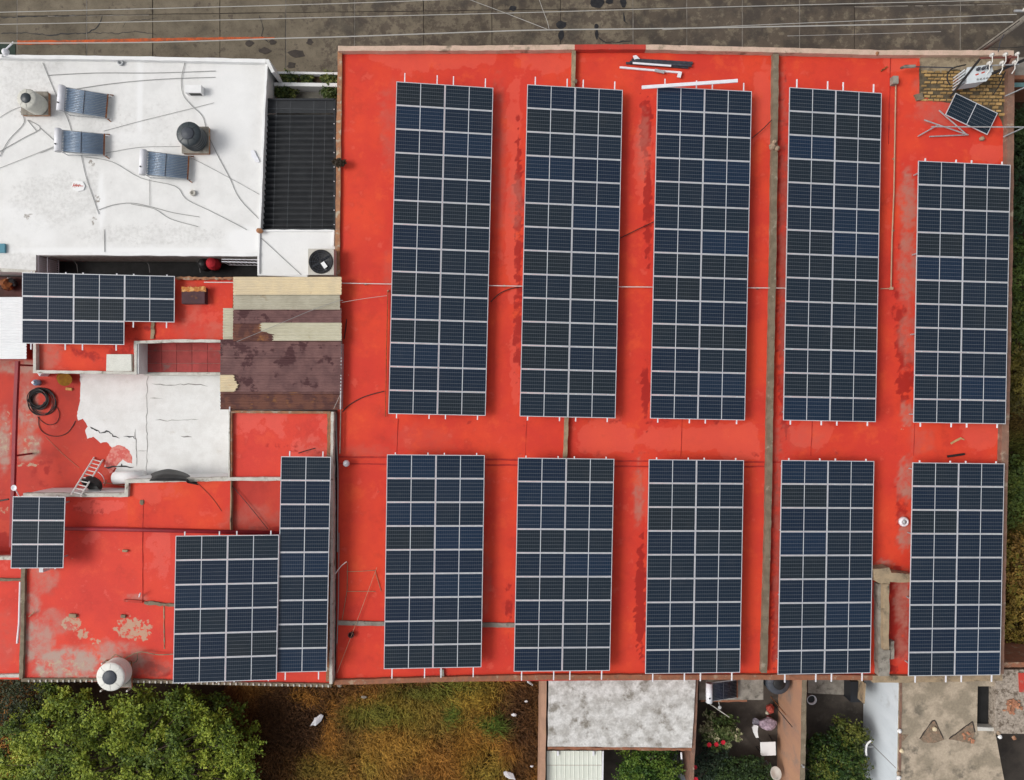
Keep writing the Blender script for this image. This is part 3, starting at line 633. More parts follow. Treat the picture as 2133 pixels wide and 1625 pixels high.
para([(299, 1040), (297, 1104)], .02, ZL, 3.97, M['seam'], 'roof_seam', h4)
para([(297, 1106), (296.5, 1250)], .02, ZL - .03, 3.90, M['seam'], 'roof_seam', h4)
para([(300, 1256), (345, 1260), (366, 1261)], .13, ZL - .03, 3.98, M['ridge'], 'cement_strip', h4, .03, .12)
para([(341, 1262), (342, 1352)], .04, ZL - .03, 3.905, M['plaster_tan'], 'cement_strip', h4, .015, .12)
para([(258, 1251), (296, 1254)], .10, ZL - .03, 3.98, M['red_wall'], 'cement_strip', h4, .01, .2)
rock(P(296, 1046, 3.95), .11, h4, 'mortar_lump', M['ridge'], 4, (1, 1.2, .6))
# R3
h5 = red_house('red_roof_room', 'square red roofed room edged with brick below the corrugated roof', 585, 925)
b = MB(); b.prism(PP([(479, 856), (694, 857), (694, 998), (479, 998)], ZL), 0, ZL - .02); b.build('wall', M['white_wall'], h5)
grid_sheet('roof', [(481, 859), (686, 860), (686, 996), (481, 996)], ZL, .1, M['red_soft'], h5, lambda x, y: (np.clip(.75 - blob(x, y, 540, 960, 70, 60, .6) - blob(x, y, 625, 885, 40, 30, .6), 0, 1), np.maximum(0 * x, blob(x, y, 650, 930, 30, 20, .3)), 0 * x, np.maximum(blob(x, y, 585, 925, 60, 10, .5), blob(x, y, 640, 940, 40, 6, .6))))
para([(480, 998), (480.5, 858), (688, 859.5)], .11, ZL - .02, 4.06, M['brickcol'], parent=h5, jit=.012, step=.2)
para([(477.5, 852), (477, 998)], .05, ZT, 4.10, M['dirty_white'], parent=h5)
b = MB(); b.tube([P(479, 856, 4.1), P(478.5, 848, 4.25)], .035); b.build('vent_stub', M['white_rail'], h5)
# far-left roofs
h6 = red_house('red_roof_room', 'narrow red roof at the far left edge below the small array', 10, 1290)
b = MB(); b.prism(PP([(-420, 1163), (47, 1165), (41, 1416), (-420, 1412)], 3.4), 0, 3.38); b.build('wall', M['red_wall'], h6)
grid_sheet('roof', [(-420, 1164), (46, 1166), (40, 1415), (-420, 1411)], 3.4, .12, M['red_soft'], h6, lambda x, y: (0 * x + .2, blob(x, y, 10, 1330, 30, 60, .25), 0 * x, 0 * x))
para([(-420, 1161), (25, 1163)], .16, 3.3, 3.6, M['dirty_white'], parent=h6)
para([(-420, 1206), (46, 1208)], .11, 3.3, 3.52, M['ridge'], parent=h6, step=.2)
para([(-420, 1412), (42, 1408)], .14, 3.3, 3.55, M['dirty_white'], parent=h6)
b = MB(); b.tube([P(42.5, 1212, 3.65), P(40, 1300, 3.65), P(36, 1340, 3.65)], .05, 8); b.build('white_pipe', M['white_rail'], h6)

# ================================================================ CORRUGATED ROOF (each sheet a part)
co = thing('corrugated_shed_roof', 'patched corrugated metal roof in cream and rusty purple sheets', 'roof', P(600, 715, 0))
M['sh_cream'] = mat('cream_sheet', (.68, .56, .36), (.60, .50, .34), 1.5, c3=(.40, .22, .10), s3=1.4, lo3=.62, hi3=.74, fine=.12, rough=.55)
M['sh_beige'] = mat('beige_sheet', (.44, .41, .32), (.37, .34, .26), 1.5, c3=(.28, .22, .14), s3=1.6, lo3=.6, hi3=.74, fine=.12, rough=.55)
M['sh_pale'] = mat('pale_cream_sheet', (.52, .49, .37), (.48, .45, .33), 2, c3=(.38, .33, .22), s3=2, lo3=.62, hi3=.74, fine=.1, rough=.55)
M['sh_purple'] = mat('purple_rusty_sheet', (.185, .095, .088), (.125, .062, .060), 1.8, c3=(.070, .026, .028), s3=1.1, lo3=.56, hi3=.60, fine=.25, rough=.6)
M['sh_rust'] = mat('rusted_sheet', (.15, .06, .04), (.09, .035, .03), 2.4, lo=.42, hi=.58, c3=(.30, .13, .04), s3=1.5, lo3=.55, hi3=.68, fine=.3, rough=.7)
def sheet(x0, x1, y0, y1, z, m, ragged=None, pitch=.15, amp=.026):
    a = P(x0, y0, z); c = P(x1, y1, z); n = int((a.y - c.y) / pitch * 6); b = MB(); vs = []
    for i in range(n + 1):
        y = a.y + (c.y - a.y) * i / n; zz = z + amp * math.cos(2 * math.pi * (y - a.y) / pitch) + .012 * math.sin(y * 3.1)
        xl = a.x if ragged is None else P(ragged(CY - y * FPX / (HC - z)), 0, z).x
        xr = c.x + random.uniform(-.01, .01)
        if isinstance(ragged, tuple): pass
        vs += [(xl, y, zz), (xr, y, zz)]
    b.add(vs, [(2 * i, 2 * i + 2, 2 * i + 3, 2 * i + 1) for i in range(n)])
    o = b.build('corrugated_sheet', m, co, True); return o
sheet(459, 711, 817, 853, 4.12, M['sh_rust']); sheet(459, 711, 778, 820, 4.15, M['sh_purple'])
sheet(459, 711, 742, 781, 4.18, M['sh_purple']); sheet(459, 711, 707, 745, 4.21, M['sh_purple'])
sheet(486, 711, 670, 711, 4.24, M['sh_rust']); sheet(486, 711, 642, 674, 4.28, M['sh_purple'])
sheet(486, 708, 611, 645, 4.32, M['sh_beige']); sheet(486, 711.5, 577, 614, 4.37, M['sh_cream'])
def rag1(y):
    t = (y - 672) / 38; return 543 + 26 * max(0, min(1, (t - .45) * 5)) + 2.5 * math.sin(y * 1.3) + 1.5 * math.sin(y * 2.9)
sheet(540, 711.5, 672.5, 710, 4.285, M['sh_pale'], rag1)
# cream patch with a ragged right edge over the lower purple sheet
zc = 4.20; n = 60; b = MB(); vs = []
for i in range(n + 1):
    ypx = 781 + 35 * i / n; y = P(0, ypx, zc).y; z = zc + .026 * math.cos(2 * math.pi * y / .15) + .03
    xr = 488 + 8 * math.exp(-((ypx - 803) / 9) ** 2) + 1.5 * math.sin(ypx * 1.1) + 1.2 * math.sin(ypx * 2.7)
    vs += [(P(459, 0, zc).x, y, z), (P(xr, 0, zc).x, y, z)]
b.add(vs, [(2 * i, 2 * i + 2, 2 * i + 3, 2 * i + 1) for i in range(n)]); b.build('corrugated_sheet', M['sh_cream'], co, True)
sheet(464.5, 485.5, 642, 675, 4.10, M['sh_pale']); sheet(464.5, 485.5, 673, 707, 4.07, M['sh_pale'])
b = MB(); b.ribbon(PP([(711.3, 716), (709, 853)], 4.16), .05, 3.7, 4.16); b.build('edge_flashing', M['galv'], co)
for x in (470, 590, 700):
    b = MB(); b.ribbon(PP([(x if x > 486 else 490, 580), (x, 850)], 4.05), .06, 3.98, 4.05); b.build('purlin', M['rust'], co)
for x, y in ((500, 600), (500, 830), (700, 600), (700, 830)):
    b = MB(); p = P(x, y, 4.0); b.box((p.x, p.y, 2.0), (.1, .1, 3.96)); b.build('post', M['rust'], co)

# ================================================================ DARK CANOPY AND FRONT PLANTER
ca = thing('shade_canopy', 'black ribbed shade canopy over the patio beside the white house', 'canopy', P(620, 340, 0))
M['net'] = mat('black_shade_cloth', (.020, .022, .025), (.028, .030, .033), 2, fine=.3, rough=.7)
M['frame_dark'] = mat('dark_steel', (.018, .020, .024), fine=.1, rough=.45, bmp=0)
M['galv_dull'] = mat('dull_wire', (.14, .15, .16), fine=.05, bmp=0)
zc = 3.45
TL, TR, BR, BL = (554, 207), (697, 207), (697, 477), (543, 477)
def lerp2(a, b_, t): return (a[0] + (b_[0] - a[0]) * t, a[1] + (b_[1] - a[1]) * t)
b = MB(); b.prism(PP([TL, TR, lerp2(TR, BR, .105), lerp2(TL, BL, .105)], zc), zc - .03, zc - .02); b.build('flat_cloth', M['net'], ca)
ns = 20
for i in range(ns):
    t0 = .108 + i * (.892 / ns); t1 = t0 + (.892 / ns); a = lerp2(TL, BL, t0); d = lerp2(TL, BL, t1); bq = lerp2(TR, BR, t0); c = lerp2(TR, BR, t1)
    pa, pb, pc, pd = P(*a, zc), P(*bq, zc), P(*c, zc), P(*d, zc); vs = []
    K = 6
    for k_ in range(K + 1):
        t = k_ / K; z = zc - .17 + .19 * math.sin(math.pi * min(1, t * 1.15) ** .8) * (1 - .4 * t)
        l = pa.lerp(pd, t); r_ = pb.lerp(pc, t); vs += [(l.x, l.y, z), (r_.x, r_.y, z)]
    q = MB(); q.add(vs, [(2 * k_, 2 * k_ + 2, 2 * k_ + 3, 2 * k_ + 1) for k_ in range(K)]); q.build('cloth_fold', M['net'], ca, True)
for pts in ([TL, TR], [TR, BR], [BL, BR], [TL, BL]):
    b = MB(); b.ribbon(PP(pts, zc + .03), .09, zc - .1, zc + .03); b.build('frame_bar', M['frame_dark'], ca)
for x, y in (TL, TR, BR, BL):
    p = P(x, y, zc); b = MB(); b.box((p.x, p.y, zc / 2 - .06), (.09, .09, zc - .1)); b.build('post', M['frame_dark'], ca)
for x in (573, 602, 651, 675):
    b = MB(); b.tube([P(x + 3, 210, zc + .06), P(x, 340, zc + .05), P(x - 4, 475, zc + .05)], .005, 4); b.build('tie_wire', M['galv_dull'], ca)
b = MB(); b.tube([P(556, 226, zc + .04), P(696, 228, zc + .04)], .005, 4); b.build('tie_wire', M['galv_dull'], ca)
bme2 = MB().box((0, 0, 0), (.035, .035, .03)).mesh('clip'); bme2.materials.append(M['white_rail'])
for i in range(9):
    t = (i + .7) / 9; a = lerp2(TR, BR, t); place('clip', bme2, ca, P(a[0] - 1, a[1], zc + .045)); a = lerp2(TL, BL, t); place('clip', bme2, ca, P(a[0] + 1, a[1], zc + .045))
pl = thing('front_planter', 'low white walled planter between the street and the patio', 'planter', P(640, 165, 0))
b = MB(); b.ribbon(PP([(572, 151), (703, 153)], 2.75), .10, 0, 2.75, .004, .4); b.build('front_wall', M['white_wall'], pl)
b = MB(); b.ribbon(PP([(570, 175), (703, 177)], 2.85), .16, 0, 2.85, .004, .4); b.build('rear_wall', M['white_wall'], pl)
b = MB(); b.prism(PP([(575, 153), (703, 155), (703, 174), (575, 172)], 2.5), 0, 2.5); b.build('planter_soil', M['grass_soil'], pl)
b = MB(); b.prism(PP([(552, 181), (705, 181), (705, 480), (545, 480)], 2.2), .0, 2.2); M['paver'] = mat('patio_paver', (.20, .19, .16), (.15, .14, .12), 3, c3=(.11, .10, .085), s3=3); tag(b.build('patio_floor', M['paver']), kind='structure')
# ================================================================ SOLAR ARRAYS
MW, MH = 2.11, 1.03                                 # module pitch
mw, mh, rim, th = 2.098, 1.018, .020, .035
fb = MB()
for sx in (-1, 1): fb.box((sx * (mw / 2 - rim / 2), 0, 0), (rim, mh, th))
for sy in (-1, 1): fb.box((0, sy * (mh / 2 - rim / 2), 0), (mw - 2 * rim, rim, th))
frame_me = fb.mesh('solar_panel'); frame_me.materials.append(M['alu'])
sb = MB(); sb.box((0, 0, 0), (mw - 2 * rim - .002, mh - 2 * rim - .002, .012)); sheet_me = sb.mesh('backsheet'); sheet_me.materials.append(M['backsheet'])
cb = MB()
for s_ in (-1, 1): cb.box((s_ * (.016 + 1.004 / 2), 0, 0), (1.004, .964, .004))
cell_me = cb.mesh('cell_field'); cell_me.materials.append(M['cells'])
def panel(parent, loc, rot):
    o = place('solar_panel', frame_me, parent, loc, rot)
    for nm, me, dz in (('backsheet', sheet_me, .006), ('cell_field', cell_me, .0145)):
        c = bpy.data.objects.new(nm, me); COL.objects.link(c); c.parent = o; c.location = (0, 0, dz)
    return o
rail_me = MB().box((0, 0, 0), (.045, 1.0, .045)).mesh('rail'); rail_me.materials.append(M['white_rail'])
leg_me = MB().box((0, 0, -.5), (.05, .05, 1.0)).mesh('leg'); leg_me.materials.append(M['galv'])
def array(name, label, q, nc, nr, zroof, ext, skip=(), rails=None):
    """q: centre xyz, yaw, roll, pitch (degrees) ; ext: rail overhang at the top and bottom"""
    rot = (R(q[5]), R(q[4]), R(q[3])); Mx = Euler(rot).to_matrix(); c = Vector(q[:3])
    t = thing(name, label, 'solar array', (c.x, c.y, zroof), 'solar arrays on the red roofs')
    for j in range(nr):
        for i in range(nc):
            if (i, j) in skip: continue
            l = Vector(((i - (nc - 1) / 2) * MW, ((nr - 1) / 2 - j) * MH, random.uniform(-.003, .003)))
            panel(t, c + Mx @ l, rot)
    for i in range(nc):
        rows = [j for j in range(nr) if (i, j) not in skip]; y1 = (nr / 2 - rows[0]) * MH + ext[0]; y0 = (nr / 2 - rows[-1] - 1) * MH - ext[1]
        for s_ in (-1, 1):
            x = (i - (nc - 1) / 2) * MW + s_ * .70
            p = c + Mx @ Vector((x, (y0 + y1) / 2, -.042)); place('rail', rail_me, t, p, rot, (1, y1 - y0, 1))
            n = max(2, round((y1 - y0) / 2.6))
            for k_ in range(n):
                y = y0 + ext[1] + .35 + (y1 - y0 - ext[0] - ext[1] - .7) * k_ / (n - 1); pp = c + Mx @ Vector((x, y, -.066))
                place('leg', leg_me, t, pp, (0, 0, rot[2]), (1, 1, max(.1, pp.z - zroof)))
    return t
AR = [
 ('tall fourteen row solar array nearest the white house', (-3.086, 6.123, 4.475, -1.37, 5.66, -.31), 2, 14, (.40, .18)),
 ('tall fourteen row solar array second from the white house, below the short cement ridge', (2.594, 6.014, 4.474, -1.35, 4.72, -.33), 2, 14, (.36, .17)),
 ('tall fourteen row solar array just below the loose white and dark bars', (8.242, 5.924, 4.497, -1.28, 3.9, -.20), 2, 14, (.36, .17)),
 ('tall fourteen row solar array between the long ridge and the tan conduit', (13.945, 5.85, 4.562, -1.26, 5.4, -.35), 2, 14, (.38, .18)),
 ('eleven row solar array at the right edge below the brick corner', (19.553, 4.209, 4.585, -1.09, 4.2, -.03), 2, 11, (.13, .17)),
 ('nine row solar array at lower left of the main roof beside the orange string', (-3.361, -7.436, 4.647, -.89, 5.18, .33), 2, 9, (.08, .44)),
 ('nine row solar array in the lower row, second from left on the main roof', (2.265, -7.59, 4.595, -1.12, 4.2, .37), 2, 9, (.08, .40)),
 ('nine row solar array in the lower row just left of the long ridge', (7.92, -7.653, 4.65, -.95, 4.3, .21), 2, 9, (.08, .36)),
 ('nine row solar array in the lower row just right of the long ridge', (13.648, -7.696, 4.585, -1.06, 5.2, -.03), 2, 9, (.08, .36)),
 ('nine row solar array in the lower right corner beside the T shaped wall', (19.35, -7.804, 4.52, -1.09, 4.4, .13), 2, 9, (.08, .30)),
]
for lb, q, nc, nr, ext in AR: array('solar_array', lb, q, nc, nr, ZR, ext)
MbA1 = Euler((R(.09), R(6.47), R(-.45))).to_matrix()
array('solar_array', 'stepped three column solar array below the light well of the white house', (-18.111, 4.051 - MH / 2, 4.273, -.45, 6.47, .09), 3, 3, Z1, (.06, .25), skip=((2, 2),))
array('solar_array', 'small solar array of three panels at the left edge', (-20.383, -6.125, 4.887, -1.59, 7.5, -.29), 1, 3, ZL, (.02, .04))
array('solar_array', 'twelve panel solar array beside the white tank above the tree', (-12.098, -9.247, 5.356, -.84, 7.3, -.79), 2, 6, ZL, (.16, .05))
array('solar_array', 'single column solar array of nine panels along the brick edged wall', (-8.953, -7.497, 4.878, -1.1, 5.92, -.27), 1, 9, ZL, (.22, .34))
# loose panel at the upper right
c = (P(1989, 195, 4.25) + P(2081.7, 235.8, 4.25) + P(2060, 278.8, 4.25) + P(1968.8, 237.5, 4.25)) / 4
lp = thing('loose_solar_panel', 'single loose solar panel lying skewed on the bare bricks', 'solar panel', (c.x, c.y, ZR))
panel(lp, (c.x, c.y, 4.2), (R(4), R(3), -math.atan2(40.8, 92.7)))
for i, (a, b_) in enumerate((((1990, 206), (2050, 268)), ((2010, 214), (2062, 262)))):
    b = MB(); b.tube([P(*a, 4.1), P(*b_, 4.1)], .025); b.build('support_bar', M['galv'], lp)
    for q in (a, b_):
        b = MB(); b.tube([P(*q, 4.1), P(*q, ZR + .02)], .02); b.build('support_leg', M['galv'], lp)

# ================================================================ THINGS ON THE MAIN ROOF
def bar(name, label, cat, pts, z, r, m, n=6, group=None, lift=0.0):
    p3 = [P(a, b, z) for a, b in pts]; c = sum(p3, Vector()) / len(p3)
    b = MB(); b.tube(curve(p3, 4) if len(p3) > 2 else p3, r, n)
    o = b.build(name, m); tag(o, label, cat, group); return o
def flatbar(name, label, cat, a, b_, z, wd, h, m, group=None):
    b = MB(); b.ribbon(PP([a, b_], z + h), wd, z, z + h); o = b.build(name, m); return tag(o, label, cat, group)
flatbar('white_profile', 'long white twin profile lying across the top of the third array', 'metal bar', (1337, 180), (1537, 166), 4.85, .07, .05, M['white_rail'])
flatbar('white_profile', 'second long white profile of the pair above the third array', 'metal bar', (1337, 183.5), (1537, 169.5), 4.845, .07, .05, M['white_rail'])
flatbar('white_profile', 'thin white profile with a bracket end below the dark bars', 'metal bar', (1291, 140), (1418, 151), ZR + .02, .08, .06, M['white_rail'])
o = flatbar('bracket_plate', 'small pale bracket at the end of the thin white profile', 'bracket', (1417, 149), (1414, 161), ZR + .1, .16, .06, M['white_rail'])
o = flatbar('bracket_plate', 'small pale bracket midway on the thin white profile', 'bracket', (1364, 146), (1384, 150), ZR + .1, .13, .05, M['galv'])
flatbar('dark_profile', 'topmost dark profile of the stack near the front parapet', 'metal bar', (1316, 124), (1443, 131), ZR + .02, .11, .06, M['dark_rail'])
flatbar('dark_profile', 'middle dark profile of the stack near the front parapet', 'metal bar', (1312, 128.5), (1441, 136.5), ZR + .09, .10, .06, M['dark_rail'])
flatbar('dark_profile', 'lowest dark profile of the stack near the front parapet', 'metal bar', (1304, 131), (1434, 140.5), ZR + .02, .09, .06, M['dark_rail'])
flatbar('white_strip', 'white strip lying on the stack of dark profiles', 'metal bar', (1318, 131), (1398, 137), ZR + .16, .08, .03, M['white_rail'])
b = MB(); b.prism(PP(jag([(1319, 116), (1325, 115), (1333, 122), (1322, 124)], 5, .6, 1), ZR + .14), ZR + .085, ZR + .14); tag(b.build('plastic_scrap', M['white_rail']), 'white plastic scrap at the end of the dark profiles', 'scrap')
# white conduit across the roof, tan conduit at right
def conduit(label, pts, z, r, m, clips=()):
    p3 = [P(a, b_, z) for a, b_ in pts]; c = p3[0]
    t = thing('conduit', label, 'pipe', (c.x, c.y, ZR)); b = MB(); b.tube(p3, r, 7); b.build('pipe', m, t)
    for x, y in clips:
        b = MB(); p = P(x, y, z); b.box((p.x, p.y, (z + ZR) / 2), (.07, .07, z - ZR)); b.build('support_block', M['plaster_tan'], t)
    return t
M['pvc_white'] = mat('white_pvc', (.62, .55, .52), fine=.06, bmp=0, rough=.4)
M['pvc_tan'] = mat('tan_pvc', (.46, .30, .20), (.38, .24, .16), 3, fine=.08, bmp=0)
conduit('thin white conduit running across the main roof under four arrays', [(425, 588), (712, 590), (1080, 596), (1360, 598), (1612, 600), (1700, 601)], 4.02, .022, M['pvc_white'], ((1050, 595), (1580, 600), (760, 591)))
t = conduit('tan conduit running down beside the fourth tall array with grey box', [(1866, 170), (1862, 400), (1858, 500), (1856, 601)], 3.9, .03, M['pvc_tan'], ((1861, 480), (1863, 330)))
b = MB(); p = P(1863.5, 168, 4.0); b.box((p.x, p.y, 3.95), (.24, .34, .3)); b.build('junction_box', M['cement'], t)
b = MB(); b.tube([P(1856, 601, 3.9), P(1834, 601.5, 3.9)], .025, 7); b.build('pipe', M['pvc_tan'], t)
b = MB(); p = P(1856, 601, 3.9); b.box((p.x, p.y, 3.92), (.12, .12, .12)); b.build('elbow', M['pvc_tan'], t)
conduit('thin grey conduit down the left side of the first tall array', [(808, 606), (805, 740), (803, 868)], 3.9, .018, M['rust'], ((808, 606),))
conduit('thin conduit along the left edge of the main roof', [(712, 700), (710, 850), (708, 945)], 4.0, .022, M['cement'])
for lb, pts, z, r, m in [
  ('black cable curving from the left wall to the first array', [(713, 858), (730, 842), (760, 826), (800, 815)], 3.83, .02, 'cable_black'),
  ('black cable curving out between the first and second tall arrays', [(1022, 629), (1040, 612), (1062, 602), (1082, 598)], 3.9, .02, 'cable_black'),
  ('black cable between the second and third tall arrays', [(1290, 497), (1320, 482), (1362, 462)], 3.9, .018, 'cable_black'),
  ('black cable from the long ridge to the third tall array', [(1614, 243), (1590, 268), (1566, 288)], 3.95, .018, 'cable_black'),
  ('orange string stretched over the lower left of the main roof', [(785, 1182), (745, 1290), (702, 1402)], 3.95, .010, 'pvc_tan'),
  ('thin pale wire from the left wall over the red roof', [(712, 630), (760, 622), (806, 616)], 4.2, .010, 'wire'),
  ('thin dark rod leaning near the corrugated roof edge', [(722, 665), (720, 685), (717, 706)], 3.85, .02, 'cable_black'),
  ('grey cable crossing the corrugated roof to the main roof', [(493, 712), (560, 684), (640, 650), (700, 628), (714, 626)], 4.45, .010, 'cable'),
  ('thin pale wire at the lower right of the corrugated roof', [(695, 852), (705, 830), (712, 815)], 4.3, .010, 'wire'),
  ('white pipe stub along the wall near the orange string', [(698, 1196), (710, 1180), (722, 1170)], 4.2, .02, 'pvc_white')]:
    bar('cable' if 'cable' in lb else ('wire' if 'wire' in lb else ('string' if 'string' in lb else 'rod')), lb, 'cable' if 'cable' in lb else ('wire' if 'wire' in lb else ('string' if 'string' in lb else 'rod')), pts, z, r, M[m])
t = thing('drying_rack', 'thin rusty wire frame lying on the red roof by the orange string', 'frame', P(755, 1210, ZR))
for pts in ([(724, 1170), (723, 1230), (712, 1295)], [(722, 1191), (752, 1190), (781, 1188)], [(781, 1188), (788, 1212), (794, 1232)], [(722, 1232), (752, 1232), (782, 1232)]):
    b = MB(); b.tube([P(a, c, ZR + .03) for a, c in pts], .012, 5); b.build('frame_rod', M['plaster_tan'], t)
b = MB(); p = P(733, 1320, ZR); b.lathe([(.10, 0), (.13, .16), (.14, .20), (.11, .20), (.09, .05), (.0, .05)], p, 14); tag(b.build('clay_pot', mat('dark_clay', (.10, .03, .025), (.06, .02, .02), 6), smooth=False), 'small dark clay pot on the lower left of the main roof', 'pot')
t = thing('turbine_vent', 'small silver round vent cap at the left edge of the main roof', 'vent', P(723, 963, ZR))
b = MB(); p = P(725, 964, ZR); b.lathe([(.07, 0), (.07, .2), (.13, .24), (.15, .33), (.11, .42), (.0, .46)], p, 16); b.build('cap', M['alu'], t, True)
t = thing('white_ring_vent', 'white ring shaped vent cap beside the lower right array', 'vent', P(1880, 1085, ZR))
b = MB(); p = P(1880, 1086, ZR); b.lathe([(.20, 0), (.22, .12), (.17, .2), (.11, .2), (.10, .12), (0, .12)], p, 20); b.build('ring', M['white_rail'], t, True)
b = MB(); b.lathe([(.09, .12), (.09, .19), (0, .21)], p, 14); b.build('core', M['galv'], t, True)
b = MB(); b.ribbon(PP([(1981, 924), (2003, 912)], ZR + .05), .08, ZR + .01, ZR + .05, .006, .15); b.ribbon(PP([(2001, 913), (2009, 916)], ZR + .055), .05, ZR + .01, ZR + .055); tag(b.build('wood_offcut', mat('pale_wood', (.50, .32, .15), (.42, .26, .12), 5)), 'pale wooden offcut on the red strip at right', 'wood')
b = MB(); b.tube([P(1974, 951, ZR + .06), P(2009, 946, ZR + .06)], .05, 9); tag(b.build('black_tube', M['black']), 'short black tube lying below the wooden offcut', 'tube')
# rack tubes near the loose panel
for lb, a, b_, z in (('grey tube in front of the loose panel, lower end dark', (1912, 284), (1953, 261), 3.95), ('long white tube crossing the right parapet', (1940, 264), (2175, 265), 4.3), ('slanting grey tube below the loose panel', (1925, 250), (2016, 281), 4.0), ('steep grey tube touching the loose panel', (1956, 230), (2014, 281), 4.05), ('bottom horizontal grey tube of the dismantled rack', (1936, 284.5), (2017, 281), 3.9), ('thin pole leaning over the right parapet', (2090, 285), (2150, 258), 4.2), ('pale thin pole over the side lot near the corner', (2094, 200), (2140, 180), 4.25)):
    bar('rack_tube', lb, 'metal tube', [a, b_], z, .028, M['galv'], 7)
b = MB(); p = P(2045, 289, ZR); rock(P(2045, 289, ZR + .08), .11, None, 'mortar_chunk', M['stone'], 6)
tag(bpy.data.objects['mortar_chunk'], 'pale mortar chunk below the loose solar panel', 'rubble')
t = thing('wall_lamp', 'grey tubular lamp on a thin arm over the brick corner', 'lamp', P(1990, 141, ZR))
b = MB(); b.tube([P(1985, 141, 4.3), P(1905, 139, 4.3)], .025, 7); b.build('arm', M['dark_rail'], t)
b = MB(); b.tube([P(1906, 138, 4.3), P(1885, 139, 4.3), P(1876, 142, 4.28)], [.07, .075, .05], 10); b.build('lamp_head', M['cement'], t)
b = MB(); b.tube([P(1985, 141, 4.3), P(1985, 141, ZR + .05)], .03, 7); b.build('post', M['galv'], t)
b = MB(); b.tube([P(1848, 139, ZR + .05), P(1835, 148, ZR + .05)], .03, 7); tag(b.build('iron_stub', M['rust']), 'short rusty iron stub near the front parapet', 'iron bar')

# transformer and line hardware at the upper right corner
M['tx'] = mat('pale_grey_enamel', (.60, .64, .66), (.54, .58, .60), 3, .4, fine=.08, bmp=0)
M['porcelain'] = mat('porcelain', (.66, .64, .60), fine=.05, rough=.25, bmp=0)
M['redmark'] = mat('red_mark', (.45, .06, .04), fine=.05, bmp=0)
cz = P(2036, 156, 4.9); t = thing('transformer', 'pale grey electrical transformer standing on the brick roof corner', 'transformer', (cz.x, cz.y, ZR))
Mr = Matrix.Rotation(R(8), 3, 'Z')
def lt(x, y, z): return cz + Mr @ Vector((x, y, z)) - Vector((0, 0, 0))
b = MB(); b.prism([tuple((cz + Mr @ Vector((x, y, 0)))[:2]) for x, y in ((-.50, -.30), (.30, -.30), (.62, .02), (.60, .22), (.48, .32), (-.38, .32))], 4.25, 4.9); b.build('tank', M['tx'], t)
b = MB(); b.prism([tuple((cz + Mr @ Vector((x, y, 0)))[:2]) for x, y in ((-.54, -.34), (.31, -.34), (.66, .01), (.64, .25), (.50, .36), (-.42, .36))], 4.903, 4.95); b.build('lid', M['tx'], t)
for i in range(5):
    b = MB(); p = lt(-.58 - i * .005 + .03 * i, -.28 + i * .13, 0); b.box((p.x - .1, p.y, 4.6), (.26, .045, .5), R(38)); b.build('cooling_fin', M['tx'], t)
for i in range(3):
    p = lt(-.02 + i * .23, .20, .05); b = MB(); b.lathe([(.05, 0), (.07, .05), (.045, .08), (.07, .12), (.04, .16), (.03, .22), (0, .22)], p, 10); b.build('bushing', M['dark_rail'], t, True)
for i in range(4):
    p = lt(-.08 + i * .14, -.22, .05); b = MB(); b.lathe([(.03, 0), (.035, .06), (0, .07)], p, 8); b.build('low_bushing', M['cable'], t)
for x, y in ((-.05, 0), (.22, .05)):
    b = MB(); p = lt(x, y, .053); b.box(p, (.15, .06, .004), R(20)); b.build('warning_mark', M['redmark'], t)
for x in (-.3, .35):
    for y in (-.2, .2):
        p = lt(x, y, 0); b = MB(); b.box((p.x, p.y, (ZR + 4.25) / 2), (.08, .08, 4.25 - ZR)); b.build('stand_leg', M['rust'], t)
t = thing('insulator_crossarm', 'rusty crossarm with white insulators at the roof corner', 'crossarm', P(2105, 150, ZR))
M['armred'] = mat('red_oxide_steel', (.20, .06, .05), (.14, .05, .04), 5)
b = MB(); b.tube([P(2042, 121, 5.2), P(2118, 119, 5.2)], .045, 6); b.build('upper_arm', M['armred'], t)
b = MB(); b.tube([P(2052, 137, 5.0), P(2122, 134, 5.0)], .03, 6); b.build('lower_arm', M['galv'], t)
b = MB(); b.tube([P(2104, 118, 5.25), P(2099, 128, 4.7), P(2096, 136, ZR)], .07, 8); b.build('post', M['armred'], t)
for x, y, z in ((2064, 116, 5.25), (2092, 115, 5.25), (2117, 114, 5.25), (2058, 133, 5.05), (2085, 132, 5.05), (2111, 131, 5.05)):
    p = P(x, y, z); b = MB(); b.lathe([(.03, -.05), (.075, 0), (.04, .03), (.085, .07), (.04, .10), (.07, .14), (.0, .18)], p, 10); b.build('insulator', M['porcelain'], t, True)
    b = MB(); b.tube([p + Vector((0, 0, .1)), p + Vector((.03, -.28, .05)), p + Vector((0, -.42, -.1))], .022, 6); b.build('lead', M['porcelain'], t)
for lb, pts, z, r in (('thick black cable falling from the crossarm past the transformer onto the bricks', [(2042, 122), (2018, 152), (1998, 178), (1980, 202)], 4.95, .05), ('thick black cable running from the transformer off the right edge', [(2066, 154), (2098, 140), (2145, 120)], 4.95, .06), ('black cable looping beside the transformer fins', [(2012, 135), (1985, 142), (1974, 155), (1974, 168), (1980, 178)], 4.6, .03), ('thin dark cable hanging over the bricks right of the transformer', [(2094, 150), (2080, 180), (2068, 198)], 4.3, .025), ('thin black wire along the front parapet at the corner', [(2060, 98), (2100, 100), (2140, 96)], 4.9, .014)):
    bar('power_cable', lb, 'cable', pts, z, r, M['cable_black'], 8)
t = thing('utility_pole', 'grey concrete utility pole leaning out of frame at the upper right', 'utility pole', (21.45, 15.55, 0))
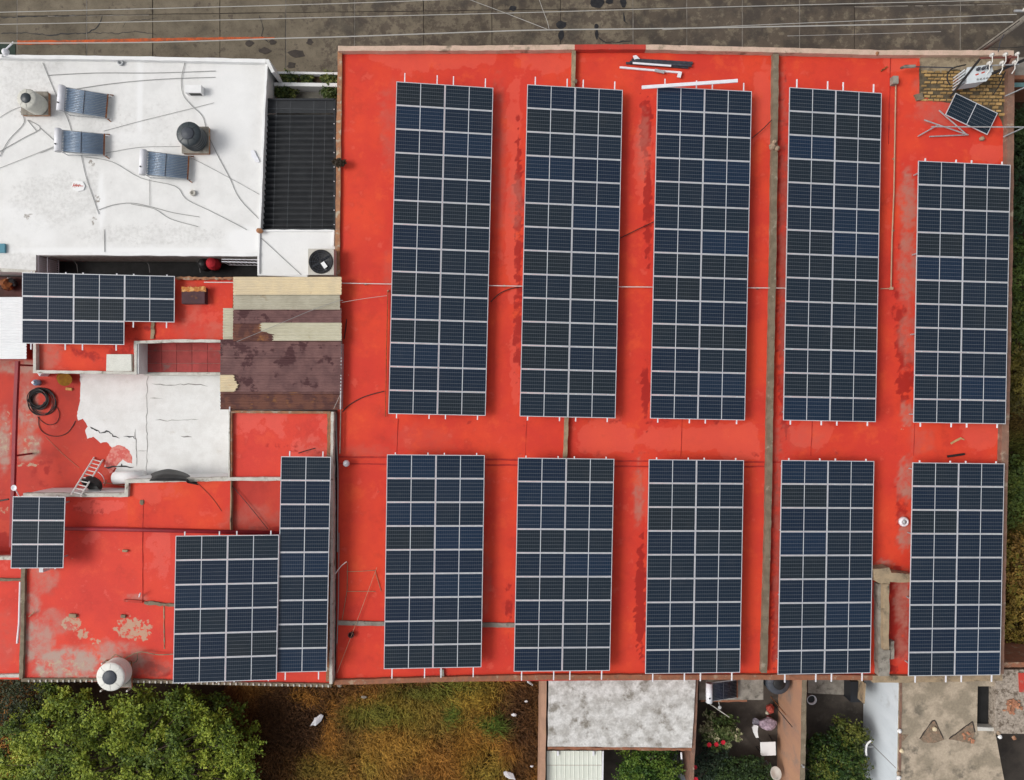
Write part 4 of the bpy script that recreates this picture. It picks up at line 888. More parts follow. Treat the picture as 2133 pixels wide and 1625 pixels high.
b = MB(); b.tube([(21.45, 15.55, 0), (21.45, 15.55, 4), (21.45, 15.55, 9)], [.15, .13, .10], 12); b.build('shaft', M['cement'], t, True)
b = MB(); b.tube([(21.18, 15.4, 2.0), (21.2, 15.42, 5.8)], .02, 6); b.build('ground_wire', M['cable_black'], t)
b = MB(); b.tube([(20.6, 15.55, 6.35), (22.3, 15.55, 6.35)], .05, 6); b.build('crossarm', M['galv'], t)
wp = Vector((20.95, 15.55, 6.45))
b = MB(); b.lathe([(.03, -.1), (.08, 0), (.05, .05), (.09, .10), (.04, .16), (0, .18)], wp, 10); b.build('insulator', M['porcelain'], t, True)
b = MB(); b.tube([(21.3, 15.4, 4.7), (21.2, 15.1, 4.6), (21.15, 14.7, 4.55)], .02, 6); b.build('bracket', M['dark_rail'], t)
def wire(lb, pts, z, r=.014):
    n = len(pts); p3 = [P(a, b_, z - .25 * math.sin(math.pi * i / (n - 1))) for i, (a, b_) in enumerate(pts)]
    b = MB(); b.tube(curve(p3, 6), r, 5); tag(b.build('overhead_wire', M['wire']), lb, 'wire')
wire('topmost thin overhead wire leaving the top edge above the street', [(-60, 27), (360, 17), (720, 7), (1010, -4)], 6.6, .014)
wire('second overhead wire sloping gently across the whole street', [(-60, 52), (360, 44), (720, 35.5), (1070, 27), (1420, 17), (1800, 7), (2200, -3)], 6.6, .014)
wire('thick overhead wire just above the red parapet running to the pole', [(-60, 90), (300, 88.5), (590, 80), (720, 76.5), (1000, 66.5), (1140, 62.5), (1420, 59), (1780, 52.5), (2110, 46)], 6.6, .022)
wire('thin overhead wire ending at the insulator on the pole', [(1380, 62), (1560, 53), (1800, 43), (2060, 32), (2118, 30)], 6.5, .013)
wire('faint lowest overhead wire near the transformer side', [(1640, 75), (1780, 71.5), (1960, 66)], 5.2, .009)
wire('diagonal overhead wire dropping from the top edge to the thick wire', [(972, -3), (1060, 30), (1142, 62)], 6.55, .010)
wire('steep overhead wire dropping from the top edge to the thick wire', [(1122, -4), (1132, 24), (1140, 45), (1144, 62)], 6.55, .010)
t = thing('arm_lamp', 'white arrow shaped lamp arm over the street at the far left', 'lamp', P(6, 112, 3.7))
b = MB(); b.tube([P(28, 88, 5.2), P(10, 105, 5.2)], .035, 7); b.build('arm', M['white_rail'], t)
b = MB(); p = P(9, 107, 5.2); b.lathe([(.16, -.1), (.12, .02), (.05, .08), (0, .09)], p, 12); b.build('lamp_head', M['white_rail'], t)
b = MB(); b.tube([P(9, 107, 5.2), P(4, 118, 3.9)], .03, 6); b.build('post', M['galv'], t)

# ================================================================ THINGS ON THE WHITE ROOF
M['tank_cream'] = mat('cream_tank_plastic', (.56, .55, .49), (.50, .49, .44), 3, .5, fine=.06, bmp=0)
M['tank_black'] = mat('black_tank_plastic', (.022, .030, .036), (.030, .040, .047), 3, .42, fine=.1, bmp=0, spec=.5)
M['tank_white'] = mat('white_tank_plastic', (.72, .71, .66), (.66, .65, .60), 2, .5, fine=.06, bmp=0)
M['lid_dark'] = mat('dark_tank_lid', (.045, .052, .065), (.06, .066, .08), 5, .5, fine=.15)
def tank(label, px, py, z0, m, ml, d=1.05, h=1.35, base=None, group='water tanks'):
    p = P(px, py, z0); t = thing('water_tank', label, 'water tank', p, group)
    r = d / 2
    prof = [(r * .96, 0), (r, .05)]
    q_ = h / 5.5
    for i in range(4): prof += [(r, q_ * (.5 + i)), (r * .965, q_ * (.65 + i)), (r * .965, q_ * (.95 + i)), (r, q_ * (1.1 + i))]
    prof += [(r, h * .84), (r * .97, h * .89), (r * .86, h * .94), (r * .5, h * .98)]
    b = MB(); b.lathe(prof, p, 28); b.build('tank_body', m, t, True)
    b = MB(); b.lathe([(r * .50, h * .95), (r * .50, h), (r * .44, h + .03), (0, h + .045)], p, 24); b.build('lid', ml, t, True)
    for k_ in range(8):
        an = k_ * math.pi / 4; b = MB(); q0 = p + Vector((math.cos(an) * r * .52, math.sin(an) * r * .54, h * .975)); q1 = p + Vector((math.cos(an) * r * .90, math.sin(an) * r * .90, h * .925)); b.tube([q0, q1], .02, 5); b.build('shoulder_rib', m, t)
    return t
def plinth(label, px, py, z0, sx, sy, h, parent=None):
    p = P(px, py, z0); t = thing('tank_plinth', label, 'plinth', p)
    b = MB(); b.box((p.x, p.y, z0 + h / 2 + .02), (sx, sy, h - .04)); b.build('brick_base', M['brickcol'], t)
    b = MB(); b.box((p.x, p.y, z0 + h), (sx + .03, sy + .03, .06)); b.build('cement_top', M['cement'], t)
plinth('square cement plinth under the cream tank on the white roof', 80, 220, ZW, 1.15, 1.0, .25)
tank('cream water tank with black lid at the left of the white roof', 80, 220, ZW + .28, M['tank_cream'], M['tank_black'], .88, .85)
plinth('square cement plinth under the black tank on the white roof', 412, 296, ZW, 1.15, 1.15, .25)
tank('black ribbed water tank near the middle of the white roof', 408, 291, ZW + .28, M['tank_black'], M['lid_dark'], 1.08, .82)
M['tube_glass'] = mat('blue_glass_tube', (.19, .26, .36), (.23, .30, .40), 4, .12, fine=.05, bmp=0, spec=.6)
M['tube_dark'] = mat('dark_glass_tube', (.012, .016, .032), (.02, .024, .045), 4, .12, fine=.05, bmp=0, spec=.6)
def heater(label, x0, y0, x1, y1, z0, tubes=14, rot=0.0, mt='tube_glass'):
    """evacuated tube heater: white drum at the left, glass tubes to the right"""
    a, c = P(x0 + 6, y0 + 2, z0 + .4), P(x1 - 1, y1, z0 + .4); ctr = (a + c) / 2; L = c.x - a.x; H = a.y - c.y
    t = thing('solar_water_heater', label, 'water heater', (ctr.x, ctr.y, z0), 'solar water heaters')
    Mz = Matrix.Rotation(rot, 3, 'Z')
    def l(x, y, z): return Vector((ctr.x, ctr.y, z0)) + Mz @ Vector((x, y, z))
    b = MB(); b.tube([l(-L / 2 + .14, -H / 2, .72), l(-L / 2 + .14, H / 2, .72)], .15, 18); b.build('drum', M['white_rail'], t, True)
    for s_ in (-1, 1):
        b = MB(); b.tube([l(-L / 2 + .14, s_ * H / 2, .72), l(-L / 2 + .14, s_ * (H / 2 + .02), .72)], .13, 14); b.build('drum_cap', M['galv'], t)
    b = MB(); b.lathe([(.035, 0), (.035, .05), (0, .05)], l(-L / 2 + .12, -H * .22, .86), 8); b.build('valve', M['black'], t)
    for i in range(tubes):
        y = -H / 2 + .07 + (H - .14) * i / (tubes - 1); b = MB(); b.tube([l(-L / 2 + .28, y, .66), l(L / 2 - .08, y, .26)], .027, 8); b.build('glass_tube', M[mt], t, True)
    b = MB(); vs = [l(-L / 2 + .3, -H / 2 + .03, .60), l(L / 2 - .08, -H / 2 + .03, .20), l(L / 2 - .08, H / 2 - .03, .20), l(-L / 2 + .3, H / 2 - .03, .60)]; b.add(vs, [(0, 1, 2, 3)]); b.add([v - Vector((0, 0, .02)) for v in vs], [(3, 2, 1, 0)]); b.build('reflector', M['tx'], t)
    for s_ in (-1, 1):
        b = MB(); b.tube([l(-L / 2 + .2, s_ * (H / 2 - .01), .63), l(L / 2, s_ * (H / 2 - .01), .20)], .02, 5); b.build('side_rail', M['galv'], t)
        b = MB(); b.tube([l(L / 2 - .03, s_ * (H / 2 - .01), .20), l(L / 2 + .05, s_ * (H / 2 + .05), 0)], .025, 5); b.build('front_foot', M['rust'], t)
        b = MB(); b.tube([l(-L / 2 + .14, s_ * (H / 2 - .06), .6), l(-L / 2 + .14, s_ * (H / 2 - .06), 0)], .02, 5); b.build('rear_leg', M['galv'], t)
        b = MB(); b.tube([l(-L / 2 + .14, s_ * (H / 2 - .06), .02), l(L / 2 - .02, s_ * (H / 2 - .06), .02)], .018, 5); b.build('base_rail', M['galv'], t)
    b = MB(); b.tube([l(L / 2 - .05, -H / 2, .23), l(L / 2 - .05, H / 2, .23)], .03, 5); b.build('foot_rail', M['rust'], t)
    b = MB(); b.tube([l(.05, -H / 2 + .02, .51), l(.05, H / 2 - .02, .51)], .014, 5); b.build('middle_bar', M['dark_rail'], t)
heater('solar water heater nearest the cream tank on the white roof', 124, 187, 222, 240, ZW, rot=R(-5))
heater('solar water heater below the one beside the cream tank', 118, 273, 216, 321, ZW, rot=R(-1))
heater('solar water heater left below the black tank', 293, 318, 392, 370, ZW, rot=R(-3))
t = thing('vent_hood', 'small white box vent hood near the top of the white roof', 'vent', P(403, 190, ZW))
b = MB(); p = P(403, 186, ZW + .3); b.box((p.x, p.y, ZW + .18), (.72, .34, .34)); b.build('hood', M['fresh_white'], t)
b = MB(); b.box((p.x + .04, p.y - .175, ZW + .17), (.5, .02, .22)); b.build('opening', M['black'], t)
for lb, x, y in (('dark rimmed vent ring near the street edge of the white roof', 253, 132), ('pale vent ring right of centre on the white roof', 403, 403)):
    t = thing('vent_pipe', lb, 'vent', P(x, y, ZW)); p = P(x, y, ZW)
    b = MB(); b.lathe([(.13, 0), (.13, .12), (.08, .12), (.08, .02), (0, .02)], p, 16); b.build('pipe', M['galv'] if y < 200 else M['dirty_white'], t, True)
cab = [([(89, 131), (121, 208), (139, 243), (149, 273)], 'leaning dark cable running past the upper water heater'), ([(99, 157), (200, 152), (320, 152), (449, 148)], 'long straight cable parallel to the street parapet'), ([(148, 187), (236, 174), (337, 165), (449, 161)], 'cable from the upper heater towards the right'), ([(388, 120), (378, 162), (381, 196), (398, 219), (422, 243), (432, 277), (455, 327), (478, 370), (499, 414), (542, 459)], 'long cable winding from the parapet past the black tank'), ([(216, 273), (290, 253), (371, 233), (446, 214)], 'diagonal thin cable between heater and black tank'), ([(220, 319), (290, 307), (375, 305)], 'cable from the middle heater to the black tank'), ([(0, 326), (18, 292), (50, 256), (42, 232)], 'curved cable at the far left of the white roof'), ([(-5, 318), (50, 287), (84, 267), (58, 250)], 'straight cable joining the far left cables'), ([(84, 267), (121, 300)], 'short cable crossing towards the middle heater'), ([(-5, 248), (20, 232), (44, 222)], 'thin cable left of the cream tank plinth'), ([(169, 323), (179, 368), (196, 418), (206, 446)], 'dark cable dropping below the middle heater'), ([(176, 327), (233, 337), (294, 371), (365, 388), (388, 415), (439, 440), (490, 466), (514, 479)], 'wavy cable from the middle heater to the annexe'), ([(206, 437), (236, 427), (273, 423), (311, 430), (360, 443), (415, 452)], 'arched cable above the light well'), ([(273, 425), (321, 435), (355, 456), (412, 472)], 'lower arched cable above the light well'), ([(311, 373), (312, 428)], 'short straight cable below the third heater'), ([(395, 327), (473, 368), (540, 405)], 'thin cable from the black tank to the canopy'), ([(544, 496), (581, 530), (628, 573)], 'cable crossing the annexe roof'), ([(-5, 352), (118, 303)], 'faint long cable at the left of the white roof'), ([(84, 619 - 300), (118, 305)], 'short faint cable beside the middle heater'), ([(217, 478), (218, 528)], 'thin pipe like cable down to the light well'), ([(57, 250), (75, 272)], 'tiny cable piece under the cream tank')]
for i, (pts, lb) in enumerate(cab):
    bar('roof_cable', lb + ' on the white house', 'cable', pts, ZW + .035, .009 if i in (4, 5, 9, 15, 17, 18, 14) else .013, M['cable'], 5, 'cables lying on the white roof')
b = MB(); b.prism(PP([(152, 378), (158, 376), (172, 378), (177, 387), (174, 396), (162, 399), (152, 395), (149, 387)], ZW + .05), ZW, ZW + .05); t = tag(b.build('round_plate', M['fresh_white']), 'white rounded plate with red scribble on the white roof', 'plate')
for i in range(5):
    b = MB(); p = P(153 + i * 3.4, 386 + (i % 2), ZW + .053); b.box((p.x, p.y, ZW + .0535), (.03, .18 - .02 * i, .004), R(10 * i - 20)); b.build('scribble_mark', M['redmark'], t)
b = MB(); p = P(163, 387, ZW + .056); b.box((p.x, p.y, ZW + .0565), (.42, .03, .003), R(-4)); b.build('scribble_mark', M['redmark'], t)
b = MB(); b.prism(PP(jag([(522, 314), (528, 312), (534, 322), (540, 338), (531, 336), (524, 326)], 4, .8, 3), ZW + .08), ZW, ZW + .08); tag(b.build('plastic_bag', M['white_rail']), 'crumpled white plastic bag near the canopy on white roof', 'bag')
rock(P(541, 481, 3.9), .13, None, 'brick_lump', M['brickcol'], 12, (1.2, 1, .7)); tag(bpy.data.objects['brick_lump'], 'orange brick lump at the canopy corner', 'brick')
b = MB(); p = P(2, 517, ZW + .1); b.box((p.x, p.y, ZW + .06), (.35, .4, .12)); tag(b.build('blue_box', mat('teal_box', (.10, .25, .32), fine=.1)), 'teal box at the left edge of the white roof', 'box')
# fan unit
t = thing('fan_unit', 'square beige condenser with a big round black fan on annexe', 'air conditioner', P(668, 545, 3.72))
c = P(668, 545, 4.5); hw = .56
b = MB(); b.box((c.x, c.y, 4.1), (1.12, 1.14, .72)); b.build('casing', mat('beige_casing', (.50, .47, .42), (.44, .41, .36), 3, .5), t)
b = MB(); b.lathe([(.50, 0), (.53, .03), (.49, .05), (.47, .02)], (c.x, c.y, 4.46), 30); b.build('fan_ring', M['black'], t, True)
b = MB(); b.lathe([(.49, 0), (0, 0.001)], (c.x, c.y, 4.464), 30); b.build('fan_well', M['black'], t)
for i in range(4):
    an = i * math.pi / 2 + .5; b = MB(); Mb = Matrix.Rotation(an, 3, 'Z') @ Matrix.Rotation(R(14), 3, 'X'); b.box(Vector((c.x, c.y, 4.485)) + Matrix.Rotation(an, 3, 'Z') @ Vector((.25, 0, 0)), (.36, .16, .008), 0, Mb); b.build('fan_blade', M['frame_dark'], t)
for r_ in (.15, .25, .35, .45):
    b = MB(); b.tube([(c.x + r_ * math.cos(a), c.y + r_ * math.sin(a), 4.525) for a in np.linspace(0, 2 * math.pi, 25)[:-1]], .006, 4, closed=True); b.build('grille_ring', M['dark_rail'], t)
for i in range(10):
    an = i * math.pi / 5; b = MB(); b.tube([(c.x + .06 * math.cos(an), c.y + .06 * math.sin(an), 4.53), (c.x + .49 * math.cos(an), c.y + .49 * math.sin(an), 4.525)], .006, 4); b.build('grille_spoke', M['dark_rail'], t)
b = MB(); b.lathe([(.07, 0), (.07, .03), (0, .03)], (c.x, c.y, 4.52), 14); b.build('fan_hub', M['black'], t)
b = MB(); p = P(675, 552, 4.55); b.box((p.x, p.y, 4.545), (.17, .28, .006), R(35)); b.build('paper_label', M['fresh_white'], t)
b = MB(); p = P(441, 548, 3.0); b.lathe([(.28, -.4), (.30, -.1), (.22, .12), (.1, .2), (0, .22)], p, 12); tag(b.build('red_cloth', mat('red_cloth', (.42, .02, .03), fine=.2)), 'red cloth hanging at the right end of the light well', 'cloth')
b = MB(); p = P(424, 550, 2.9); b.lathe([(.30, -.4), (.28, 0), (.12, .2), (0, .25)], p, 12); tag(b.build('dark_bundle', M['black']), 'dark bundle left of the red cloth in light well', 'bundle')

# ================================================================ THINGS ON THE LEFT ROOFS
t = thing('rusty_box', 'rusty brown metal box on the red roof near the light well', 'box', P(403, 616, Z1))
p = P(403, 616, 3.85); b = MB(); b.box((p.x, p.y, Z1 + .17), (1.02, .72, .34)); b.build('body', mat('brown_metal', (.085, .040, .045), (.06, .03, .035), 3, c3=(.14, .06, .035), s3=3), t)
b = MB(); b.prism(PP(jag([(379, 598), (428, 597), (428, 607), (379, 608)], 3, 1.2, 4), Z1 + .35), Z1 + .3, Z1 + .352); b.build('rust_patch', mat('bright_rust', (.50, .20, .05), (.34, .11, .03), 8, c3=(.60, .33, .12), s3=5, lo3=.5, hi3=.6), t)
t = thing('white_sheet_roof', 'white ribbed sheet roof at the left edge below the light well', 'roof', P(20, 685, 0))
M['sheet_white'] = mat('white_ribbed_sheet', (.76, .77, .78), (.72, .73, .74), 2, .5, fine=.05)
b = MB(); a = P(-420, 619, 3.75); c = P(55, 748, 3.75); n = 80; vs = []
for i in range(n + 1):
    y = a.y + (c.y - a.y) * i / n; z = 3.75 + .015 * math.cos(i * math.pi / 2); vs += [(a.x, y, z), (P(47 if i < 58 else 55, 0, 3.75).x, y, z)]
b.add(vs, [(2 * i, 2 * i + 2, 2 * i + 3, 2 * i + 1) for i in range(n)]); b.build('ribbed_sheet', M['sheet_white'], t, True)
b = MB(); b.prism(PP([(-420, 620), (46, 620), (46, 747), (-420, 747)], 3.68), 0, 3.66); b.build('wall', M['red_wall'], t)
b = MB(); b.prism(PP([(-420, 572), (70, 577), (70, 622), (-420, 622)], 2.6), 0, 2.6); t2 = tag(b.build('dark_landing', mat('dark_red_floor', (.12, .05, .045), (.08, .04, .035), 2)), 'dark red landing in the corner between white house and white sheet', 'floor')
t = thing('potted_engine', 'dark reddish machine part standing on the landing at left edge', 'machine', P(17, 592, 2.6))
for i, (x, y, r, m) in enumerate([(17, 592, .3, 'rust'), (25, 588, .2, 'black'), (10, 594, .2, 'black'), (17, 598, .16, 'armred'), (19, 583, .12, 'galv'), (30, 592, .14, 'black')]):
    rock(P(x, y, 2.85), r, t, 'machine_lump', M[m], i + 30)
M['beam'] = mat('dark_red_beam', (.28, .015, .025), (.22, .013, .02), 2, .5, fine=.1)
t = thing('red_beam', 'long dark red steel beam running down the left terrace', 'beam', P(28, 950, ZT))
b = MB(); b.ribbon(PP([(34.5, 752), (30, 850), (22, 1140)], 3.6), .15, 3.45, 3.6); b.build('beam', M['beam'], t)
for y, x in ((760, 34), (950, 27), (1130, 22)):
    p = P(x, y, 3.4); b = MB(); b.box((p.x, p.y, (ZT + 3.45) / 2), (.08, .08, 3.45 - ZT)); b.build('post', M['beam'], t)
t = thing('red_tube', 'dark red tube along the seam of the lower left red roof', 'tube', P(350, 1106, ZL))
b = MB(); b.tube([P(136, 1101, 4.05), P(300, 1104, 4.05), P(590, 1111, 4.05)], .09, 10); b.build('tube', M['beam'], t, True)
t = thing('cable_coil', 'big coil of black hose on the worn red terrace', 'hose', P(88, 838, ZT))
cc = P(83, 831, ZT)
pts = []
for i in range(260):
    a = i * 2 * math.pi / 26; k_ = i / 260; rr = .41 + .05 * math.sin(i * .19) + .03 * math.sin(i * .11); off = Vector((.05 * math.sin(i * .045), .05 * math.cos(i * .06), 0))
    pts.append(cc + off + Vector((rr * math.cos(a), rr * math.sin(a), .04 + .12 * k_)))
b = MB(); b.tube(pts, .022, 5); b.build('tight_coil', M['cable_black'], t)
c2 = P(90, 838, ZT); pts = []
for i in range(130):
    a = i * 2 * math.pi / 26 + .5; rr = .58 + .05 * math.sin(i * .13); off = Vector((.07 * math.sin(i * .09), .06 * math.cos(i * .07), 0)); pts.append(c2 + off + Vector((rr * math.cos(a), rr * math.sin(a), .03 + .05 * i / 130)))
b = MB(); b.tube(pts, .018, 5); b.build('loose_coil', M['cable_black'], t)
b = MB(); b.tube(curve([P(*q, ZT + .03) for q in ((117, 846), (124, 862), (118, 880), (103, 885), (90, 880), (78, 868))], 6), .014, 5); b.build('loop', M['cable_black'], t)
b = MB(); b.tube(curve([P(*q, ZT + .03) for q in ((80, 868), (82, 890), (95, 904), (118, 909), (138, 903), (150, 890), (157, 877))], 6), .016, 5); b.build('tail', M['cable_black'], t)
t = thing('cable_spool', 'yellow cable spool beside the whitewashed patch', 'spool', P(134, 788, ZT))
M['yellow'] = mat('dirty_yellow', (.48, .26, .03), (.38, .17, .03), 6, c3=(.22, .09, .03), s3=5)
Ms = Matrix.Rotation(R(38), 3, 'Y') @ Matrix.Rotation(R(15), 3, 'X'); pc = P(134, 789, ZT + .3)
for z in (-.2, .2):
    b = MB(); b.lathe([(.05, -.015), (.29, -.015), (.29, .015), (.05, .015)], pc + Ms @ Vector((0, 0, z)), 22, Ms); b.build('flange', M['yellow'], t)
b = MB(); b.lathe([(.17, -.19), (.2, -.1), (.2, .1), (.17, .19)], pc, 18, Ms); b.build('core', M['rust'], t)
t = thing('blue_jug', 'small pale blue jug on the red terrace above the hose', 'jug', P(80, 797, ZT)); p = P(80.5, 797, ZT)
b = MB(); b.lathe([(.12, 0), (.14, .02), (.14, .25), (.10, .32), (.05, .35), (.05, .4), (0, .4)], p, 16); b.build('body', mat('pale_blue_plastic', (.22, .36, .52), (.28, .42, .56), 6, .4, fine=.05, bmp=0), t, True)
b = MB(); b.lathe([(.06, .38), (.06, .43), (0, .43)], p, 12); b.build('cap', M['white_rail'], t)
b = MB(); p = P(145, 810.5, ZT); b.box((p.x, p.y, ZT + .04), (.28, .12, .08), R(-6)); tag(b.build('yellow_brick', mat('yellow_brick', (.60, .36, .12), (.52, .30, .10), 6)), 'single yellow brick below the spool', 'brick')
b = MB(); b.prism(PP([(76, 775), (89, 775), (82, 784)], ZT + .6), ZT, ZT + .6); tag(b.build('white_scrap', M['white_rail']), 'white triangular scrap at the foot of the parapet above the jug', 'scrap')
# ladder, drum, tarp
t = thing('ladder', 'white metal ladder leaning on the wall over the terrace', 'ladder', P(190, 990, ZT))
A0, A1 = P(196, 953, ZT + .02), P(214, 958, ZT + .02); B0, B1 = P(148, 1030, 4.3), P(168, 1034, 4.3)
M['ladder'] = mat('white_ladder', (.80, .78, .75), (.74, .70, .66), 4, fine=.1, bmp=0)
for a, b_ in ((A0, B0), (A1, B1)):
    b = MB(); b.tube([a, b_], .035, 6); b.build('side_rail', M['ladder'], t)
for i in range(10):
    k_ = (i + .6) / 10.2; b = MB(); b.tube([A0.lerp(B0, k_), A1.lerp(B1, k_)], .026, 6); b.build('rung', M['ladder'], t)
t = thing('black_basin', 'black round rubber basin tipped behind the white ladder', 'basin', P(200, 998, ZT))
Mb = Matrix.Rotation(R(-25), 3, 'Z') @ Matrix.Rotation(R(50), 3, 'X'); b = MB(); b.lathe([(.30, 0), (.42, .12), (.48, .34), (.50, .36), (.46, .36), (.40, .14), (.28, .04), (0, .04)], P(200, 1000, ZT + .75), 24, Mb); b.build('basin', M['black'], t, True)
b = MB(); b.tube(curve([P(204, 983, ZT + .9), P(212, 990, ZT + .9), P(217, 1000, ZT + .8), P(216, 1008, ZT + .7)], 5), .015, 5); b.build('rope', M['white_rail'], t)
b = MB(); b.tube([P(214, 1005, ZT + .5), P(262, 1012, ZT + .3)], .02, 5); b.tube([P(218, 1012, ZT + .5), P(222, 1000, ZT + .5)], .02, 5); tag(b.build('iron_rods', M['plaster_tan']), 'thin tan rods between the black basin and the wall', 'rod')
t = thing('white_drum', 'white cylindrical drum against the wall left of the tarp', 'drum', P(248, 992, ZT))
b = MB(); b.tube([P(238, 996, ZT + .45), P(300, 993, ZT + .45)], .28, 18); b.build('body', M['fresh_white'], t, True)
tp = MB(); nx, ny = 40, 12; vs = []
for j in range(ny + 1):
    for i in range(nx + 1):
        u, v = i / nx, j / ny
        x = 313 + 100 * u + 3 * math.sin(v * 4 + u * 9); y = 997 - 20 * math.sin(math.pi * min(1, u * 1.1 + .08)) ** .55 * (1 - v) + 5 * v * (1 if u < .8 else 1.6) + (0 if u < .75 else 6 * (u - .75) * 4 * v)
        z = 3.3 + 1.1 * v - .9 * max(0, .4 - v) + .09 * float(fbm(u * 9, v * 4, 4)) + (.1 if .4 < v < .9 else 0)
        vs.append(P(x, y, z))
tp.add(vs, [(j * (nx + 1) + i, (j + 1) * (nx + 1) + i, (j + 1) * (nx + 1) + i + 1, j * (nx + 1) + i + 1) for j in range(ny) for i in range(nx)])
tag(tp.build('black_tarp', M['black'], None, True), 'black tarp draped over the wall below the white terrace', 'tarp')
t = thing('small_dish', 'small white round dish on a thin arm at the left edge', 'dish', P(35, 1030, ZL))
b = MB(); b.lathe([(0, 0), (.09, .01), (.13, .05), (.12, .055), (.08, .025), (0, .015)], P(30.5, 1016, 4.7), 16); b.build('dish', M['white_rail'], t, True)
b = MB(); b.tube([P(31, 1017, 4.68), P(40, 1034, 4.2)], .025, 6); b.build('arm', M['white_rail'], t)
b = MB(); b.tube([P(-5, 1044, 3.0), P(18, 1040, 3.0)], .04, 6); tag(b.build('dark_rod', M['cable_black']), 'dark rod at the left edge above the small array', 'rod')
for lb, x, y, s_ in (('small pale brick on the red roof right of the small array', 262, 1147, (.22, .09)), ('worn tan brick on the red roof near the grey patch', 153, 1282, (.32, .16)), ('dark mossy brick above the peeled patch', 258, 1283, (.2, .13))):
    b = MB(); p = P(x, y, ZL); b.box((p.x, p.y, ZL + .04), (*s_, .1), R(-4)); tag(b.build('loose_brick', M['plaster_tan'] if y != 1283 else M['ridge']), lb, 'brick')
b = MB(); b.tube([P(290, 1243, ZL + .1), P(292, 1236, ZL + .35)], .035, 8); tag(b.build('white_bottle', M['white_rail']), 'small white bottle beside the cement strip', 'bottle')
b = MB(); b.tube([P(60, 1285, ZL + .05), P(72, 1274, ZL + .1)], .02, 5); tag(b.build('pale_stick', M['plaster_tan']), 'pale stick on the left worn roof', 'stick')
b = MB(); p = P(87, 1187, 4.4); b.box((p.x, p.y, 4.2), (.18, .2, .5)); tag(b.build('inverter_box', M['tx']), 'pale grey box below the small left array', 'box')
t = thing('tank_stand', 'steel stand under the white tank at the roof edge', 'stand', P(250, 1395, ZL))
for x, y in ((222, 1376), (272, 1378), (274, 1432), (220, 1432)):
    p = P(x, y, ZL); b = MB(); b.tube([p, p + Vector((0, 0, .40))], .04, 6); b.build('leg', M['dirty_white'], t)
b = MB()
q = [P(x, y, ZL + .36) for x, y in ((221, 1376), (273, 1378), (275, 1431), (219, 1431))]
for i in range(4): b.tube([q[i], q[(i + 1) % 4]], .04, 6)
b.build('ring_beam', M['rust'], t)
b = MB(); b.prism([(v.x, v.y) for v in q], ZL + .37, ZL + .41); b.build('platform', M['cement'], t)
tank('white water tank with dark lid at the roof edge above the tree', 247, 1398, ZL + .42, M['tank_white'], M['lid_dark'], 1.24, .72)
for lb, pts in (('curved dark pipe above the white tank stand', [(228, 1376), (240, 1364), (254, 1370)]), ('curved pale pipe from the stand to the array', [(255, 1375), (275, 1364), (295, 1358), (330, 1364), (366, 1362)]), ('thin pipe behind the white tank', [(262, 1382), (284, 1378), (286, 1360)])):
    bar('tank_pipe', lb, 'pipe', pts, ZL + .2, .022, M['plaster_tan'], 6)
for lb, pts, z, r, m in (('dark cable across the dark red roof beside the nine panel column', [(482, 1010), (520, 1055), (558, 1102)], ZL, .015, 'cable_black'), ('thin cable from tarp down the red roof', [(410, 1005), (440, 1035), (462, 1065)], ZL + .07, .009, 'cable_black'), ('dark cable on the square red roof', [(622, 944), (640, 938), (656, 934)], ZL + .02, .02, 'cable_black'), ('thin tan cord from the hose to the ladder', [(95, 910), (130, 945), (165, 975)], ZT + .02, .008, 'pvc_tan'), ('bundle of cables down the narrow gap left of the main roof', [(700, 862), (702, 940), (704, 1000), (703, 1150)], 3.9, .025, 'cable'), ('dark cable in the gap beside the main roof', [(697, 870), (699, 950), (700, 1020)], 3.8, .03, 'cable_black'), ('pale cable hanging down the wall gap lower left', [(706, 1110), (705, 1250), (702, 1340)], 3.9, .018, 'cable')):
    bar('cable', lb, 'cable', pts, z, r, M[m], 6)
# ================================================================ BACK YARDS (lower right)
M['mottled'] = mat('mottled_grey_cement', (.62, .61, .59), (.40, .385, .36), 2.2, lo=.36, hi=.66, c3=(.20, .18, .15), s3=1.4, lo3=.50, hi3=.68, fine=.4, fscale=12)
y1 = thing('grey_roof_shed', 'shed with mottled pale grey cement roof behind the red building', 'building', P(1290, 1485, 0))
b = MB(); b.prism(PP(jag([(1143, 1411), (1449, 1413), (1441, 1558), (1141, 1555)], 20, .7, 4), 2.8), 0, 2.8); b.build('roof_slab', M['mottled'], y1)
para([(1141, 1558.5), (1440, 1561)], .12, 0, 2.74, M['brick_low'], 'brick_edge', y1, .02, .2)
para([(1451, 1414), (1444, 1562), (1440, 1640)], .18, 0, 2.72, M['coping_side'], 'side_wall', y1, .012, .3)
M['terracotta'] = mat('terracotta_wall', (.44, .26, .175), (.36, .215, .145), 2, c3=(.38, .24, .14), s3=1.4)
tw = thing('terracotta_wall', 'long terracotta plastered wall right of the dry lot', 'wall', P(1132, 1520, 0))
b = MB(); b.ribbon(PP([(1133, 1411), (1129, 1700)], 2.7), .26, 0, 2.7, .01, .5); b.build('wall', M['terracotta'], tw)
cr = thing('cream_metal_roof', 'cream ribbed metal roof below the mottled grey roof', 'roof', P(1200, 1600, 0))
M['cream_metal'] = mat('cream_metal', (.66, .68, .60), (.62, .64, .56), 2, .5, fine=.05)
